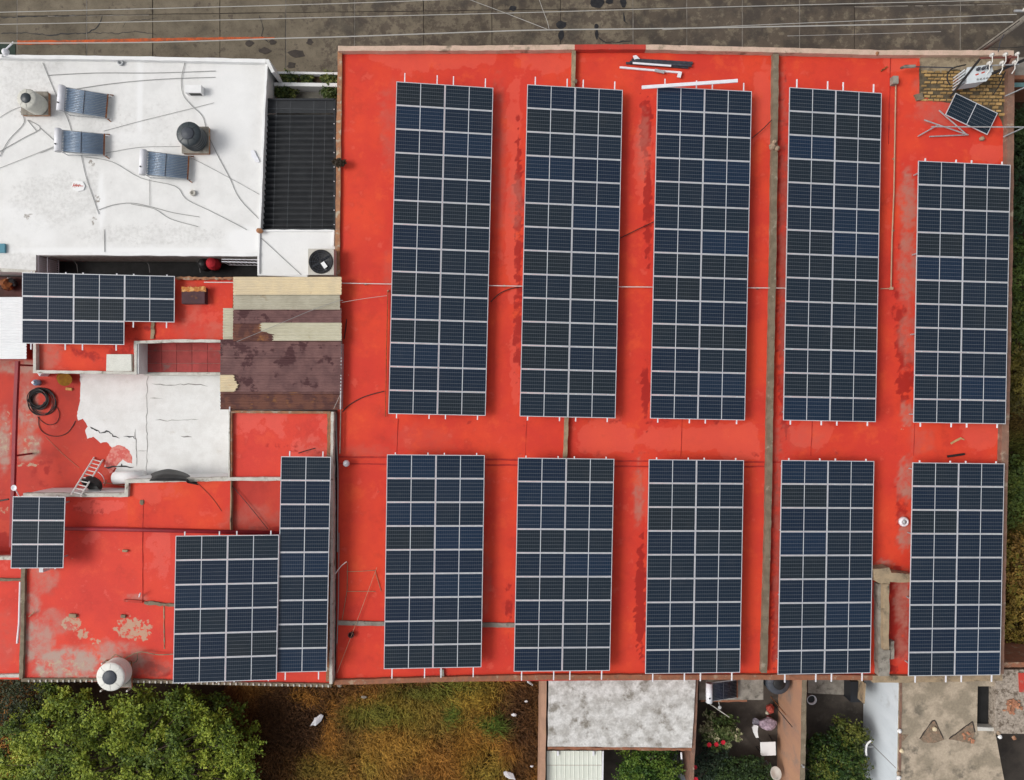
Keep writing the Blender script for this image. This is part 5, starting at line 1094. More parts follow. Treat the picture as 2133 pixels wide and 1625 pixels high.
for ya, yb, z in ((1564, 1593.5, 2.42), (1594.3, 1700, 2.40)):
    a = P(1139, ya, z); c = P(1253, yb, z); b = MB(); n = 72; vs = []
    for i in range(n + 1):
        x = a.x + (c.x - a.x) * i / n; zz = z + (.015 if i % 6 == 0 else 0); vs += [(x, a.y, zz), (x, c.y, zz)]
    b.add(vs, [(2 * i, 2 * i + 1, 2 * i + 3, 2 * i + 2) for i in range(n)]); b.build('roof_panel', M['cream_metal'], cr)
b = MB(); b.ribbon(PP([(1256, 1565), (1254, 1700)], 2.46), .07, 2.3, 2.46); b.build('gutter', M['white_rail'], cr)
b = MB(); b.prism(PP([(1140, 1566), (1250, 1566), (1250, 1700), (1140, 1700)], 2.3), 0, 2.3); b.build('wall', M['terracotta'], cr)
for x in (1162, 1236):
    b = MB(); p = P(x, 1569, 2.5); b.box((p.x, p.y, 2.5), (.08, .22, .06)); b.build('bracket', M['white_rail'], cr)
bar('white_downpipe', 'short white pipe below the corner of the mottled roof', 'pipe', [(1419, 1567), (1420, 1581)], 2.3, .045, M['white_rail'], 8)
b = MB(); b.prism(PP([(1417, 1582), (1436, 1582), (1436, 1700), (1414, 1700)], 1.4), 0, 1.4); tag(b.build('grey_ledge', mat('blue_grey_ledge', (.22, .23, .25), (.17, .18, .20), 2)), 'blue grey ledge along the wall right of the citrus tree', 'ledge')
# platform with heater and tank
pf = thing('yard_platform', 'small raised cement platform with brick edge under the yard heater', 'platform', P(1520, 1440, 0))
b = MB(); b.prism(PP([(1456, 1405), (1590, 1405), (1590, 1458), (1456, 1458)], 1.9), 0, 1.9); b.build('slab', M['cement'], pf)
para([(1460, 1460), (1556, 1460)], .10, 1.4, 1.88, M['brick_low'], 'brick_edge', pf, .015, .2)
heater('solar water heater in the back yard just below the red building', 1461, 1416, 1541, 1457, 1.9, 12, 0, 'tube_dark')
tank('blue grey water tank half hidden under the red building edge', 1603, 1402, .8, M['lid_dark'], M['black'], 1.15, 1.3)
bar('yard_pole', 'pale pole slanting from the yard heater', 'pole', [(1471, 1461), (1519, 1494)], 1.8, .025, M['dirty_white'], 6)
bw = thing('brick_yard_wall', 'tall terracotta brick wall between the two back yards', 'wall', P(1650, 1520, 0))
M['orange_wall'] = mat('streaked_orange_wall', (.44, .24, .145), (.38, .21, .14), 1.0, c3=(.24, .18, .15), s3=.9, lo3=.5, hi3=.7, stretch=(1, 1, .25))
xw = lambda px: P(px, 0, 2.9).x
b = MB(); b.prism(PP([(1671.5, 1414), (1680.5, 1414), (1674.5, 1720), (1665.5, 1720)], 2.9), 0, 2.86); 
b.build('orange_face', M['orange_wall'], bw)
para([(1676, 1415), (1674, 1520), (1670, 1720)], .21, 2.865, 2.92, M['ridge'], 'coping', bw, .015, .25)
def vpole(name, lb, px, py, z0, z1, r, m):
    p = P(px, py, z1); b = MB(); b.tube([(p.x, p.y, z0), (p.x, p.y, z1)], r, 8); tag(b.build(name, m), lb, 'pole')
vpole('grey_pole', 'grey vertical pole in front of the orange wall', 1674, 1598, 0, 3.1, .045, M['galv'])
vpole('dark_pole', 'thin dark pole in front of the orange wall', 1650, 1514, 0, 2.4, .02, M['cable_black'])
vpole('rusty_pole', 'short rusty pole leaning beside the thin dark pole', 1637, 1489, 0, 2.0, .02, M['rust'])
vpole('wall_pole', 'dark drain pole against the pale grey wall', 1868, 1600, 0, 3.1, .05, M['cable'])
# objects in the middle yard
p = P(1600, 1560, .8); o = thing('white_table', 'white square table in the shade of the orange wall', 'table', (p.x, p.y, 0))
b = MB(); b.box((p.x, p.y, .785), (.74, .66, .03), R(2)); b.build('table_top', M['fresh_white'], o)
for a_, c_ in ((-.3, -.26), (.3, -.26), (.3, .26), (-.3, .26)):
    b = MB(); b.tube([(p.x + a_, p.y + c_, .77), (p.x + a_ * 1.1, p.y + c_ * 1.1, 0)], .022, 6); b.build('leg', M['frame_dark'], o)
t = thing('satellite_dish', 'white oval satellite dish at the foot of the orange wall', 'satellite dish', P(1614, 1612, 0))
Md = Matrix.Rotation(R(20), 3, 'Y') @ Matrix.Rotation(R(-25), 3, 'X'); pd = P(1614, 1611, 1.2); b = MB(); b.lathe([(0, 0), (.15, .02), (.30, .09), (.31, .09), (.31, .10), (.29, .10), (.15, .035), (0, .02)], pd, 22, Md); b.build('reflector', M['tank_white'], t, True)
b = MB(); b.tube([pd, (pd.x, pd.y, 0)], .03, 6); b.build('mast', M['galv'], t)
b = MB(); b.tube([pd + Vector((0, -.25, .06)), pd + Vector((0, 0, .4))], .012, 5); b.build('feed_arm', M['galv'], t)
for i, (nm, lb, x, y, r, c, sq) in enumerate([('red_bag', 'red cloth bag in the shade beside the orange wall', 1604, 1477, .2, (.42, .07, .05), (.9, 1.1, .8)), ('patterned_bundle', 'pink and white bundle of laundry beside the orange wall', 1600, 1507, .32, (.40, .30, .36), (1.3, .85, .7)), ('grey_tyre_bundle', 'grey round bundle left of the laundry', 1575, 1504, .18, (.30, .28, .33), (1, 1, .7)), ('dark_red_pot', 'small dark red pot above the laundry', 1601, 1494, .11, (.12, .02, .02), (1, 1, 1)), ('pale_pot', 'small cream pot beside the red bag', 1598, 1485, .09, (.5, .45, .35), (1, 1, 1))]):
    o = rock(P(x, y, .7 * r + .3), r * 1.1, None, nm, mat(nm + '_mat', c, tuple(v * .6 for v in c), 9, lo=.45, hi=.55, fine=.3), i + 50, sq); tag(o, lb, 'laundry' if 'laundry' in lb else ('pot' if 'pot' in nm else 'bag'))
b = MB(); b.prism(PP(jag([(1566, 1515), (1572, 1511), (1579, 1512), (1578, 1525), (1580, 1536), (1574, 1537), (1570, 1526)], 4, .7, 2), .75), .70, .75); tag(b.build('white_cloth', M['fresh_white']), 'white cloth hanging below the grey round bundle', 'cloth')
b = MB(); p = P(1498, 1472, 1.2); b.lathe([(.05, 0), (.09, .1), (0, .14)], p, 8); b.tube([p + Vector((0, 0, .1)), P(1497, 1462, 1.75)], .015, 5); tag(b.build('white_bulb', M['fresh_white']), 'small white bulb hanging from the platform edge', 'bulb')
# right yard
b = MB(); p = P(1690, 1457, .8); b.lathe([(.18, 0), (.21, .35), (.24, .40), (.235, .42), (.20, .40), (.17, .05), (0, .05)], (p.x, p.y, .45), 22); o = tag(b.build('bucket', M['white_rail'], None, True), 'white rimmed bucket beside the mossy wall top', 'bucket')
b = MB(); b.lathe([(.195, .30), (0, .301)], (p.x, p.y, .45), 22); b.build('dark_disc', M['black'], o)  # black disc added to darken the inside of the bucket
b = MB(); b.prism(PP([(1683, 1405), (1772, 1405), (1768, 1448), (1683, 1444)], .9), 0, .9); tag(b.build('grey_bench', M['cement']), 'grey cement bench at the head of the right yard', 'bench')
df = thing('door_frame', 'dark doorway with pale frame in the right yard', 'door', P(1795, 1445, 0))
b = MB(); b.ribbon(PP([(1803, 1424), (1800, 1466)], 2.2), .05, 0, 2.2); b.build('frame', M['plaster_tan'], df)
b = MB(); b.prism(PP([(1772, 1420), (1797, 1420), (1794, 1463), (1772, 1463)], 1.6), 0, 1.6); b.build('leaf', M['frame_dark'], df)
gw = thing('grey_house', 'house with brown cement roof and pale grey side wall', 'building', P(1965, 1520, 0))
M['pale_wall'] = mat('pale_blue_grey_wall', (.66, .71, .75), (.58, .63, .67), 1.0, c3=(.48, .51, .53), s3=.8, lo3=.56, hi3=.75, fine=.08, stretch=(1, 1, .3))
M['brown_roof'] = mat('brown_cement_roof', (.42, .345, .26), (.27, .225, .165), 1.3, lo=.4, hi=.6, c3=(.17, .145, .11), s3=1.2, lo3=.54, hi3=.68, fine=.35, fscale=12)
ZG = 3.2
b = MB(); b.prism(PP([(1872, 1414), (1873.5, 1414), (1868, 1720), (1866.5, 1720)], ZG), 0, ZG - .06); b.build('side_wall', M['pale_wall'], gw)
b = MB(); b.prism(PP([(1873.6, 1414), (2037, 1414), (2035, 1518), (2042, 1720), (1868.2, 1720)], ZG), 0, ZG); b.build('roof_slab', M['brown_roof'], gw)
b = MB(); b.prism(PP([(2037.2, 1416), (2074, 1416), (2074, 1430), (2037.2, 1430)], ZG), 0, ZG - .01); b.build('roof_slab', M['brown_roof'], gw)
b = MB(); b.prism(PP([(2035.2, 1516), (2072, 1516), (2110, 1720), (2042.2, 1720)], ZG), 0, ZG - .02); b.build('roof_slab', M['mottled_brown'] if 'mottled_brown' in M else M['brown_roof'], gw)
M['pebbly'] = mat('pebbly_grey_roof', (.40, .34, .28), (.24, .20, .16), 9, c3=(.13, .10, .075), s3=5, lo3=.52, hi3=.62, fine=.4, fscale=14)
b = MB(); b.prism(PP([(2074.2, 1395), (2400, 1395), (2400, 1532), (2072.2, 1528)], ZG + .1), 0, ZG + .1); b.build('pebbly_roof', M['pebbly'], gw)
para([(2088, 1385), (2400, 1385)], .22, 0, ZG + .35, M['brick_low'], 'brick_edge', gw, .015, .25)
para([(1877, 1416), (1873, 1720)], .10, ZG - .05, ZG + .03, M['coping_side'], 'wall_edge', gw, .012, .25)
b = MB(); b.prism(PP([(2122, 1402), (2400, 1402), (2400, 1442), (2124, 1442)], ZG + .14), ZG, ZG + .14); b.build('red_patch', M['red_wall'], gw)
para([(2037, 1518.5), (2072, 1519.5)], .16, 0, ZG + .03, M['dirty_white'], 'white_kerb', gw, .01, .2)
b = MB(); b.prism(PP([(2037, 1430), (2074, 1430), (2074, 1518), (2037, 1518)], 2.85), 0, 2.85); b.build('well_floor', M['dark_floor'], gw)
b = MB(); b.box(P(2042, 1504, 2.4), (.22, .28, .3)); b.build('vent_box', M['galv'], gw)
M['rubble'] = mat('rubble_patch', (.24, .18, .125), (.16, .12, .085), 9, c3=(.28, .18, .12), s3=6, lo3=.5, hi3=.6, fine=.4)
for k_, pts in enumerate([[(1917, 1540), (1944, 1502), (1949, 1502), (1966, 1540), (1945, 1549), (1925, 1546)], [(1978, 1540), (2027, 1504), (2032, 1526), (2024, 1550), (2000, 1544)], [(1875, 1532), (1892, 1530), (1880, 1546)]]):
    b = MB(); b.prism(PP(jag(pts, 6, 1.0, k_), ZG + .012), ZG - .02, ZG + .012); b.build('rubble_patch', M['rubble'], gw)
    for e in range(len(pts) - 3):
        b = MB(); b.ribbon(PP([pts[e], pts[e + 1]], ZG + .06), .035, ZG, ZG + .03, .012, .12); b.build('rubble_edge', M['joint'], gw)
rub = MB().box((0, 0, 0), (.16, .09, .06)).mesh('broken_brick'); rub.materials.append(mat('broken_brick', (.42, .20, .11), (.34, .15, .09), 8, rand=.25))
for k_ in range(46):
    x, y = random.choice([(2115, 1468), (2105, 1480), (2115, 1475), (2110, 1462), (2118, 1470), (2018, 1536)]); x += random.gauss(0, 7); y += random.gauss(0, 6)
    if x < 2074: z = ZG + .04; y = min(y, 1549); y = max(y, 1528)
    else: z = ZG + .14
    place('broken_brick', rub, gw, P(x, y, z), (random.uniform(-.3, .3), random.uniform(-.3, .3), random.uniform(0, 3)), (random.uniform(.6, 1.2),) * 3)
for k_, (x, y, m) in enumerate([(1947, 1519, 'sh_cream'), (1874, 1523, 'fresh_white'), (1878, 1564, 'sh_cream'), (1872, 1611, 'stone'), (1872, 1620, 'fresh_white'), (2083, 1535, 'fresh_white'), (2080, 1527, 'stone'), (2112, 1537, 'brickcol')]):
    o = rock(P(x, y, ZG + .1), .10, None, 'loose_stone', M[m], k_ + 70, (1, 1, .7))
    tag(o, ['cream stone inside the rubble triangle', 'small white stone at the grey wall edge', 'cream stone on the brown roof edge', 'orange stone at the bottom of the roof edge', 'white stone at the bottom of the roof edge', 'white pebble below the pebbly roof', 'pale stone at the light well corner', 'orange brick piece below the pebbly roof'][k_], 'stone')
t = thing('wall_light', 'white curved lamp fixed on the pale grey wall', 'lamp', P(1806, 1558, 2.2))
b = MB(); b.tube(curve([P(1814, 1543, 2.2), P(1806, 1551, 2.2), P(1804, 1562, 2.15), P(1805, 1573, 2.1)], 5), .045, 8); b.build('shade', M['fresh_white'], t)
b = MB(); b.tube([P(1806, 1556, 2.2), P(1812, 1556, 2.2) + Vector((.15, 0, 0))], .02, 6); b.build('bracket', M['galv'], t)
# corner of the next house at the upper right
nh = thing('neighbour_eaves', 'brick edged roof with teal strip at the upper right edge', 'building', P(2125, 150, 0))
b = MB(); b.prism(PP([(2116, 120), (2400, 118), (2400, 160), (2114, 162)], 2.6), 0, 2.6); b.build('roof', M['cement'], nh)
para([(2112, 161), (2400, 161)], .18, 0, 2.66, M['brick_low'], 'brick_edge', nh)
b = MB(); b.prism(PP([(2110, 172), (2400, 172), (2400, 181), (2110, 181)], 2.5), 2.45, 2.5); b.build('teal_strip', mat('teal_sheet', (.16, .30, .30), (.12, .24, .24), 2), nh)

# ================================================================ VEGETATION
def leaf_mat(name, cols, rough=.55):
    m, t, b = nodes(name); at = N(t, 'Attribute', attribute_name='tint'); rp = t.nodes.new('ShaderNodeValToRGB')
    t.links.new(at.outputs['Fac'], rp.inputs[0]); e = rp.color_ramp.elements
    e[0].position = 0; e[0].color = (*cols[0], 1); e[1].position = 1; e[1].color = (*cols[-1], 1)
    for i, c in enumerate(cols[1:-1]):
        k_ = e.new((i + 1) / (len(cols) - 1)); k_.color = (*c, 1)
    t.links.new(rp.outputs[0], b.inputs['Base Color']); b.inputs['Roughness'].default_value = rough; b.inputs['Specular IOR Level'].default_value = .25
    if 'Transmission Weight' in b.inputs: pass
    return m
def leaves(name, C, size, m, parent, tint, up=.55, aspect=.5, kind=None):
    """one mesh of leaf-shaped faces at centres C (n,3); tint (n,) in 0..1"""
    n = len(C); d = rng.normal(size=(n, 3)); d[:, 2] *= .5; d /= np.linalg.norm(d, axis=1)[:, None]
    nn = rng.normal(size=(n, 3)) * (1 - up); nn[:, 2] = np.abs(nn[:, 2]) + up; nn -= (nn * d).sum(1)[:, None] * d; nn /= np.linalg.norm(nn, axis=1)[:, None]
    s_ = np.cross(nn, d); L = (size * rng.uniform(.6, 1.35, n))[:, None]
    v = np.stack([C - d * L * .5, C + s_ * L * aspect * .5 + nn * L * .08, C + d * L * .5 - nn * L * .05, C - s_ * L * aspect * .5 + nn * L * .08], 1).reshape(-1, 3)
    me = bpy.data.meshes.new(name); me.vertices.add(4 * n); me.vertices.foreach_set('co', v.astype(np.float32).ravel())
    me.loops.add(4 * n); me.loops.foreach_set('vertex_index', np.arange(4 * n, dtype=np.int32))
    me.polygons.add(n); me.polygons.foreach_set('loop_start', np.arange(0, 4 * n, 4, dtype=np.int32)); me.update(); me.validate()
    a = me.attributes.new('tint', 'FLOAT', 'POINT'); a.data.foreach_set('value', np.repeat(np.clip(tint, 0, 1), 4).astype(np.float32))
    o = link(name, me, m, parent)
    if kind: o['kind'] = kind
    return o
M['bark'] = mat('bark', (.12, .085, .06), (.08, .055, .04), 6, fine=.4)
def tree(name, label, cat, px, py, z0, rx, ry, h, nclump, nleaf, size, cols, crown_z=.35, group=None, clump_r=.55, flower=None, shape=None, rough_top=.2, low=2):
    c = P(px, py, z0 + h * .6); base = Vector((c.x, c.y, z0)); t = thing(name, label, cat, base, group)
    b = MB(); k_ = max(.03, h * .035)
    b.tube([base, base + Vector((.1, .05, h * .25)), base + Vector((.05, .15, h * .5))], [k_ * 1.4, k_, k_ * .7], 8)
    tips = []
    for i in range(nclump):
        a = i * 2.39996; q = math.sqrt((i + .5) / nclump) * random.uniform(.85, 1.05)
        x, y = q * rx * math.cos(a), q * ry * math.sin(a)
        top = h * (crown_z + (1 - crown_z) * math.sqrt(max(0, 1 - min(1, q) ** 2))) * random.uniform(1 - rough_top, 1.02)
        if shape and not shape(base.x + x, base.y + y): continue
        tips.append(Vector((x, y, top)))
        if i % low == 0:
            lo = max(h * .22, top * random.uniform(.45, .7)); tips.append(Vector((x * .9, y * .9, lo)))
    for tp_ in tips[::3]:
        s_ = base + Vector((.05, .1, h * random.uniform(.22, .48))); e_ = base + tp_; mid = s_.lerp(e_, .5) + Vector((0, 0, h * .06))
        b.tube([s_, mid, e_], [k_ * .45, k_ * .28, k_ * .1], 5, False)
    b.build('trunk', M['bark'], t)
    C = []; T = []
    for tp_ in tips:
        r = clump_r * random.uniform(.55, 1.25); n = int(nleaf * random.uniform(.6, 1.3)); base_t = random.uniform(.15, .85)
        p = rng.normal(size=(n, 3)); p /= np.linalg.norm(p, axis=1)[:, None]; p *= (rng.uniform(0, 1, n) ** .45)[:, None] * r
        # sprays: leaves gather along a few twigs
        tw_ = rng.normal(size=(7, 3)); tw_[:, 2] = np.abs(tw_[:, 2]) * .6; tw_ /= np.linalg.norm(tw_, axis=1)[:, None]
        ti = rng.integers(0, 7, n); al = rng.uniform(.15, 1.25, n)[:, None]
        p = np.where(rng.uniform(0, 1, n)[:, None] < .65, tw_[ti] * al * r + rng.normal(size=(n, 3)) * r * .10, p)
        p[:, 2] *= .7; C.append(p + np.array(base + tp_)); T.append(np.clip(base_t + rng.normal(0, .16, n), 0, 1))
    leaves('crown', np.concatenate(C), size, leaf_mat(name + '_leaf', cols), t, np.concatenate(T))
    return t
YG = [(.045, .078, .012), (.09, .14, .016), (.17, .23, .022), (.27, .33, .032), (.36, .38, .05)]
bigx0 = P(-40, 0, 2).x
tree('broadleaf_tree', 'wide yellow green tree at the lower left below the red roof', 'tree', 258, 1600, 0, 6.5, 4.9, 3.8, 330, 270, .135, YG, .30, clump_r=.52, rough_top=.55, low=4, shape=lambda x, y: y < P(0, 1432, 1.5).y + .25 * math.sin(x * 2) and not (x < P(70, 0, 2).x and y > P(0, 1500, 2).y and random.random() < .7))
tree('dark_shrub', 'dark bluish green shrub at the corner beside the wide tree', 'shrub', 60, 1470, 0, 1.6, 1.5, 2.0, 30, 120, .11, [(.016, .024, .010), (.030, .042, .014), (.05, .062, .02)], .3, clump_r=.45)
tree('citrus_tree', 'round glossy green citrus tree below the mottled grey roof', 'tree', 1350, 1604, 0, 1.55, 1.45, 2.9, 60, 150, .11, [(.018, .045, .008), (.035, .080, .010), (.07, .13, .014), (.15, .21, .03)], .5, clump_r=.36)
tree('guava_tree', 'leafy dark green tree in the yard beside the grey wall', 'tree', 1742, 1596, 0, 1.45, 1.7, 2.5, 60, 130, .13, [(.012, .032, .008), (.025, .055, .010), (.055, .095, .014), (.16, .17, .03)], .45, clump_r=.38)
tree('yard_tree_top', 'yellowish branch of foliage leaning towards the pale grey wall', 'tree', 1768, 1528, 0, .75, .75, 2.3, 16, 90, .13, [(.03, .05, .010), (.08, .10, .016), (.17, .17, .03)], .5, clump_r=.3)
tree('oleander', 'oleander bush with cream blossoms in the middle yard', 'shrub', 1497, 1520, 0, .85, .8, 1.6, 18, 90, .16, [(.03, .055, .012), (.06, .09, .02), (.12, .14, .05), (.45, .40, .25)], .5, clump_r=.3)
tree('yard_shrub', 'dark green shrub at the bottom of the middle yard', 'shrub', 1545, 1612, 0, 1.5, .9, 1.5, 40, 120, .12, [(.015, .032, .012), (.03, .055, .016), (.06, .10, .02)], .5, clump_r=.35)
tree('bougainvillea', 'dark bush with red blossoms along the mottled roof wall', 'shrub', 1482, 1582, 0, .9, 1.2, 1.2, 22, 90, .11, [(.008, .018, .010), (.016, .032, .016), (.03, .05, .02)], .5, clump_r=.32)
M['petal'] = mat('red_petal', (.50, .012, .03), (.40, .008, .02), 8, fine=.1, bmp=0)
for k_, (x, y, lb) in enumerate([(1477, 1551, 'left of three red blossoms in a row in the middle yard'), (1492, 1550, 'middle of three red blossoms in a row in the middle yard'), (1506, 1546, 'right of three red blossoms in a row in the middle yard'), (1447, 1598, 'upper red blossom against the side wall'), (1449, 1623, 'lower red blossom at the bottom edge by the side wall')]):
    p = P(x, y, 1.6); t = thing('red_blossom', lb, 'flower', p, 'red blossoms in the yard')
    for j in range(7):
        an = j * 2 * math.pi / 7; b = MB(); q0 = p; s_ = Vector((math.cos(an), math.sin(an), .25)); tt = Vector((-math.sin(an), math.cos(an), 0)); b.add([q0, q0 + s_ * .07 + tt * .05, q0 + s_ * .13, q0 + s_ * .07 - tt * .05], [(0, 1, 2, 3)]); b.build('petal', M['petal'], t)
    b = MB(); b.tube([p, p - Vector((0, 0, .7))], .01, 4); b.build('stem', M['bark'], t)
# planter and patio plants
pc_ = [(.02, .04, .012), (.045, .07, .015), (.10, .13, .03), (.22, .22, .06)]
for lb, x, y, z, r, h in (('low leafy plant at the left of the front planter', 600, 163, 2.5, .32, .2), ('low leafy plant in the middle of the front planter', 640, 164, 2.5, .3, .18), ('low leafy plant at the right of the front planter', 685, 165, 2.5, .32, .2), ('yellow green bush at the left corner of the patio', 592, 192, 2.2, .5, .6), ('yellow green bush at the right corner of the patio', 690, 194, 2.2, .38, .6), ('weed growing on the parapet beside the canopy', 707, 340, 4.0, .2, .25), ('weed in the gap beside the canopy foot', 703, 462, 2.6, .22, .5)):
    tree('patio_plant', lb, 'plant', x, y, z, r, r * .75, h, 10, 70, .11, pc_ if 'weed growing' not in lb else [(.03, .02, .012), (.05, .035, .02)], .5, 'plants around the patio', clump_r=.22 if r > .3 else .1)
# side strip shrubs at the right edge
for lb, y, cols in (('dark green shrub at the right edge near the corner', 300, [(0.014, 0.031, 0.012), (0.031, 0.058, 0.017), (0.054, 0.085, 0.024)]), ('deep green bush at the right edge beside the upper array', 430, [(0.014, 0.034, 0.017), (0.034, 0.068, 0.027), (0.068, 0.111, 0.034)]), ('mid green bush at the right edge below the deep green one', 560, [(0.020, 0.041, 0.012), (0.051, 0.085, 0.017), (0.102, 0.145, 0.027)]), ('olive green bush at the right edge halfway down', 680, [(0.025, 0.041, 0.012), (0.068, 0.093, 0.017), (0.145, 0.162, 0.031)]), ('yellowing bush at the right edge', 790, [(0.051, 0.048, 0.014), (0.119, 0.102, 0.020), (0.204, 0.170, 0.034)])):
    tree('edge_shrub', lb, 'shrub', 2135, y, 0, 1.3, 1.7, 1.9, 34, 130, .14, cols, .5, 'shrubs along the right edge', clump_r=.4)
for lb, y, cols in (('green weedy bush at the right edge beside the lower array', 1020, [(0.034, 0.060, 0.014), (0.085, 0.128, 0.024), (0.153, 0.187, 0.034)]), ('autumn brown bush at the right edge near the bottom', 1180, [(0.060, 0.031, 0.010), (0.187, 0.111, 0.025), (0.374, 0.221, 0.051), (0.204, 0.204, 0.034)]), ('yellow brown bush at the right edge just above the brick edge', 1300, [(0.051, 0.034, 0.010), (0.170, 0.119, 0.024), (0.408, 0.272, 0.060), (0.221, 0.204, 0.034)])):
    tree('edge_shrub', lb, 'shrub', 2132, y, 0, 1.3, 1.6, 1.3, 30, 110, .15, cols, .5, 'shrubs along the right edge', clump_r=.4)
# dry grass: uncountable
def grass(name, label, x0, x1, y0, y1, n, colfun, hmin=.35, hmax=.95, wd=.032):
    px_ = rng.uniform(x0, x1, n); py_ = rng.uniform(y0, y1, n); d = HC / FPX
    x = (px_ - CX) * d; y = (CY - py_) * d; dens = fbm(x * .9, y * .9, 41); keep = rng.uniform(0, 1, n) < np.clip(dens * 1.8 - .15, .15, 1)
    px_, py_, x, y = px_[keep], py_[keep], x[keep], y[keep]; n = len(x)
    flow = fbm(x * .5, y * .5, 77) * 12; an = flow + rng.normal(0, .9, n); le = rng.uniform(hmin, hmax, n); tilt = rng.uniform(.25, 1.0, n)
    dx, dy = np.cos(an), np.sin(an); b0 = np.c_[x, y, np.zeros(n)]; mid = b0 + np.c_[dx * le * .45 * tilt, dy * le * .45 * tilt, le * .55 * (1.15 - tilt * .6)]
    tip = b0 + np.c_[dx * le * tilt, dy * le * tilt, le * (.85 - tilt * .6)]; sd_ = np.c_[-dy, dx, np.zeros(n)] * wd * .5
    v = np.stack([b0 - sd_, b0 + sd_, mid + sd_ * .8, mid - sd_ * .8, tip], 1).reshape(-1, 3); k5 = np.arange(n) * 5
    f4 = np.c_[k5, k5 + 1, k5 + 2, k5 + 3]; f3 = np.c_[k5 + 3, k5 + 2, k5 + 4]
    me = bpy.data.meshes.new(name); me.from_pydata(v.tolist(), [], f4.tolist() + f3.tolist()); me.update()
    col = colfun(px_, py_, x, y, n); at = me.attributes.new('blade', 'FLOAT_COLOR', 'POINT'); at.data.foreach_set('color', np.repeat(np.c_[col, np.ones(n)], 5, axis=0).astype(np.float32).ravel())
    if 'blade' not in M:
        m, t, b = nodes('grass_blade'); a_ = N(t, 'Attribute', attribute_name='blade'); t.links.new(a_.outputs['Color'], b.inputs['Base Color']); b.inputs['Roughness'].default_value = .7; b.inputs['Specular IOR Level'].default_value = .15; M['blade'] = m
    return tag(link(name, me, M['blade'], None), label, 'grass', kind='stuff')
def lot_col(px_, py_, x, y, n):
    br = np.array([.085, .045, .016]); og = np.array([.20, .105, .022]); ol = np.array([.13, .115, .022]); gr = np.array([.055, .10, .018]); dk = np.array([.035, .019, .010]); yl = np.array([.22, .165, .03])
    a = np.clip((fbm(x * .5, y * .5, 3) - .35) * 3, 0, 1)[:, None]; c = br * (1 - a) + og * a
    q = np.clip((fbm(x * .7, y * .7, 9) - .45) * 4, 0, 1) * np.clip((px_ - 690) / 80, 0, 1) * np.clip((1060 - px_) / 60, 0, 1); c = c * (1 - q[:, None] * .75) + ol * q[:, None] * .75
    for (cx, cy, rx, ry, k_, am) in ((960, 1440, 80, 30, ol, .8), (985, 1460, 60, 18, yl, .8), (940, 1485, 18, 24, gr, .95), (1028, 1508, 34, 20, gr, 1), (1010, 1590, 50, 40, ol, .9), (820, 1470, 90, 32, ol, .85), (780, 1485, 70, 26, gr, .5), (610, 1480, 80, 80, dk, .9), (590, 1580, 75, 70, dk, .8), (1085, 1480, 40, 60, dk, .75), (1090, 1590, 30, 40, dk, .75), (900, 1560, 140, 40, og, .7), (690, 1540, 14, 90, og, .8), (640, 1450, 30, 16, og, .8), (800, 1550, 80, 50, yl, .35), (670, 1600, 50, 30, ol, .6), (900, 1430, 80, 16, gr, .55), (930, 1535, 30, 20, dk, .4)):
        w_ = blob(px_, py_, cx, cy, rx, ry, am, .8)[:, None]; c = c * (1 - w_) + k_ * w_
    return c * np.array([1.75, 1.5, 1.3]) * rng.uniform(.35, 1.7, n)[:, None]
grass('dry_grass', 'dry brown and olive grass covering the vacant lot', 480, 1118, 1395, 1700, 95000, lot_col)
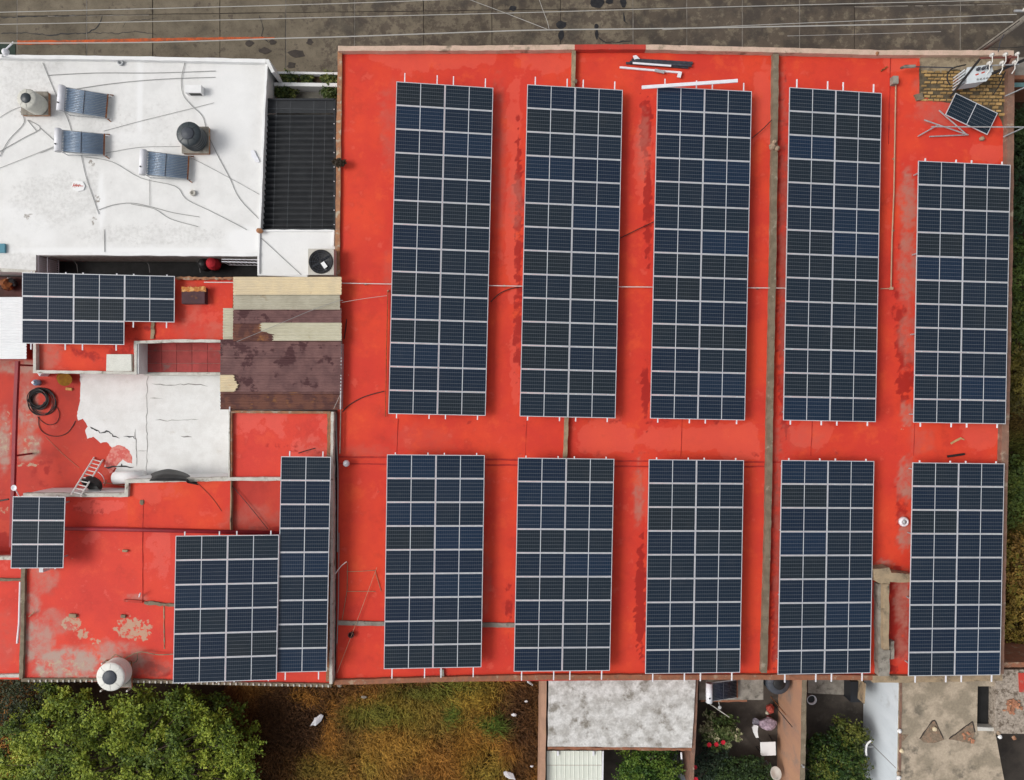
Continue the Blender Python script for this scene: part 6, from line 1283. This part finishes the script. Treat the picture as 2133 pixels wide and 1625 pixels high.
def side_col(px_, py_, x, y, n):
    br = np.array([.11, .07, .018]); gr = np.array([.06, .085, .016]); yl = np.array([.19, .14, .03]); a = np.clip((fbm(x * .8, y * .8, 5) - .4) * 4, 0, 1)[:, None]
    c = br * (1 - a) + yl * a; w_ = blob(px_, py_, 2110, 1010, 60, 90, .85, .8)[:, None]; c = c * (1 - w_) + gr * w_
    return c * rng.uniform(.5, 1.5, n)[:, None]
grass('side_grass', 'dry yellow grass along the right edge of the red building', 2010, 2190, 760, 1400, 26000, side_col, .4, .9, .035)
grass('left_grass', 'dry grass patch at the left of the tree', -120, 120, 1400, 1700, 9000, lot_col)
# litter on the lot
def crumple(name, lb, pts, z, m):
    b = MB(); p2 = PP(jag(pts, 5, .8, len(lb)), z); c = Vector((sum(a for a, _ in p2) / len(p2), sum(q for _, q in p2) / len(p2), z + .10)); n = len(p2)
    vs = [(a, q, z + random.uniform(-.06, .05)) for a, q in p2] + [tuple(c)]; b.add(vs, [(i, (i + 1) % n, n) for i in range(n)]); b.add([(v[0], v[1], v[2] - .05) for v in vs[:-1]] + [(c.x, c.y, c.z - .1)], [((i + 1) % n, i, n) for i in range(n)])
    tag(b.build(name, m), lb, 'litter')
M['litter'] = mat('white_plastic_litter', (.66, .66, .68), (.58, .58, .61), 6, .5, fine=.1)
crumple('plastic_bag', 'white plastic bag lying on the dry grass left of centre', [(647, 1512), (655, 1496), (668, 1488), (673, 1492), (668, 1504), (657, 1512)], .55, M['litter'])
crumple('plastic_bag', 'white plastic bag at the bottom edge of the dry lot', [(1049, 1609), (1056, 1607), (1068, 1612), (1074, 1624), (1060, 1624), (1052, 1619)], .5, M['litter'])
crumple('plastic_sheet', 'grey blue plastic scrap below the red building edge', [(1095, 1412), (1102, 1415), (1110, 1427), (1108, 1429), (1098, 1422)], .5, M['tx'])
for lb, x, y in (('small white scrap near the green tuft of the lot', 1071, 1489), ('tiny white scrap right of the green tuft', 1096, 1461), ('grey stone in the grass below the red building', 758, 1452), ('small grey stone at the wall corner of the lot', 707, 1428), ('tiny white scrap at the lower right of the lot', 1108, 1596)):
    o = rock(P(x, y, .45), .07 if 'tiny' in lb else .11, None, 'litter_scrap', M['litter'] if 'white' in lb else M['cement'], int(x), (1.2, .8, .5)); tag(o, lb, 'stone' if 'stone' in lb else 'litter')
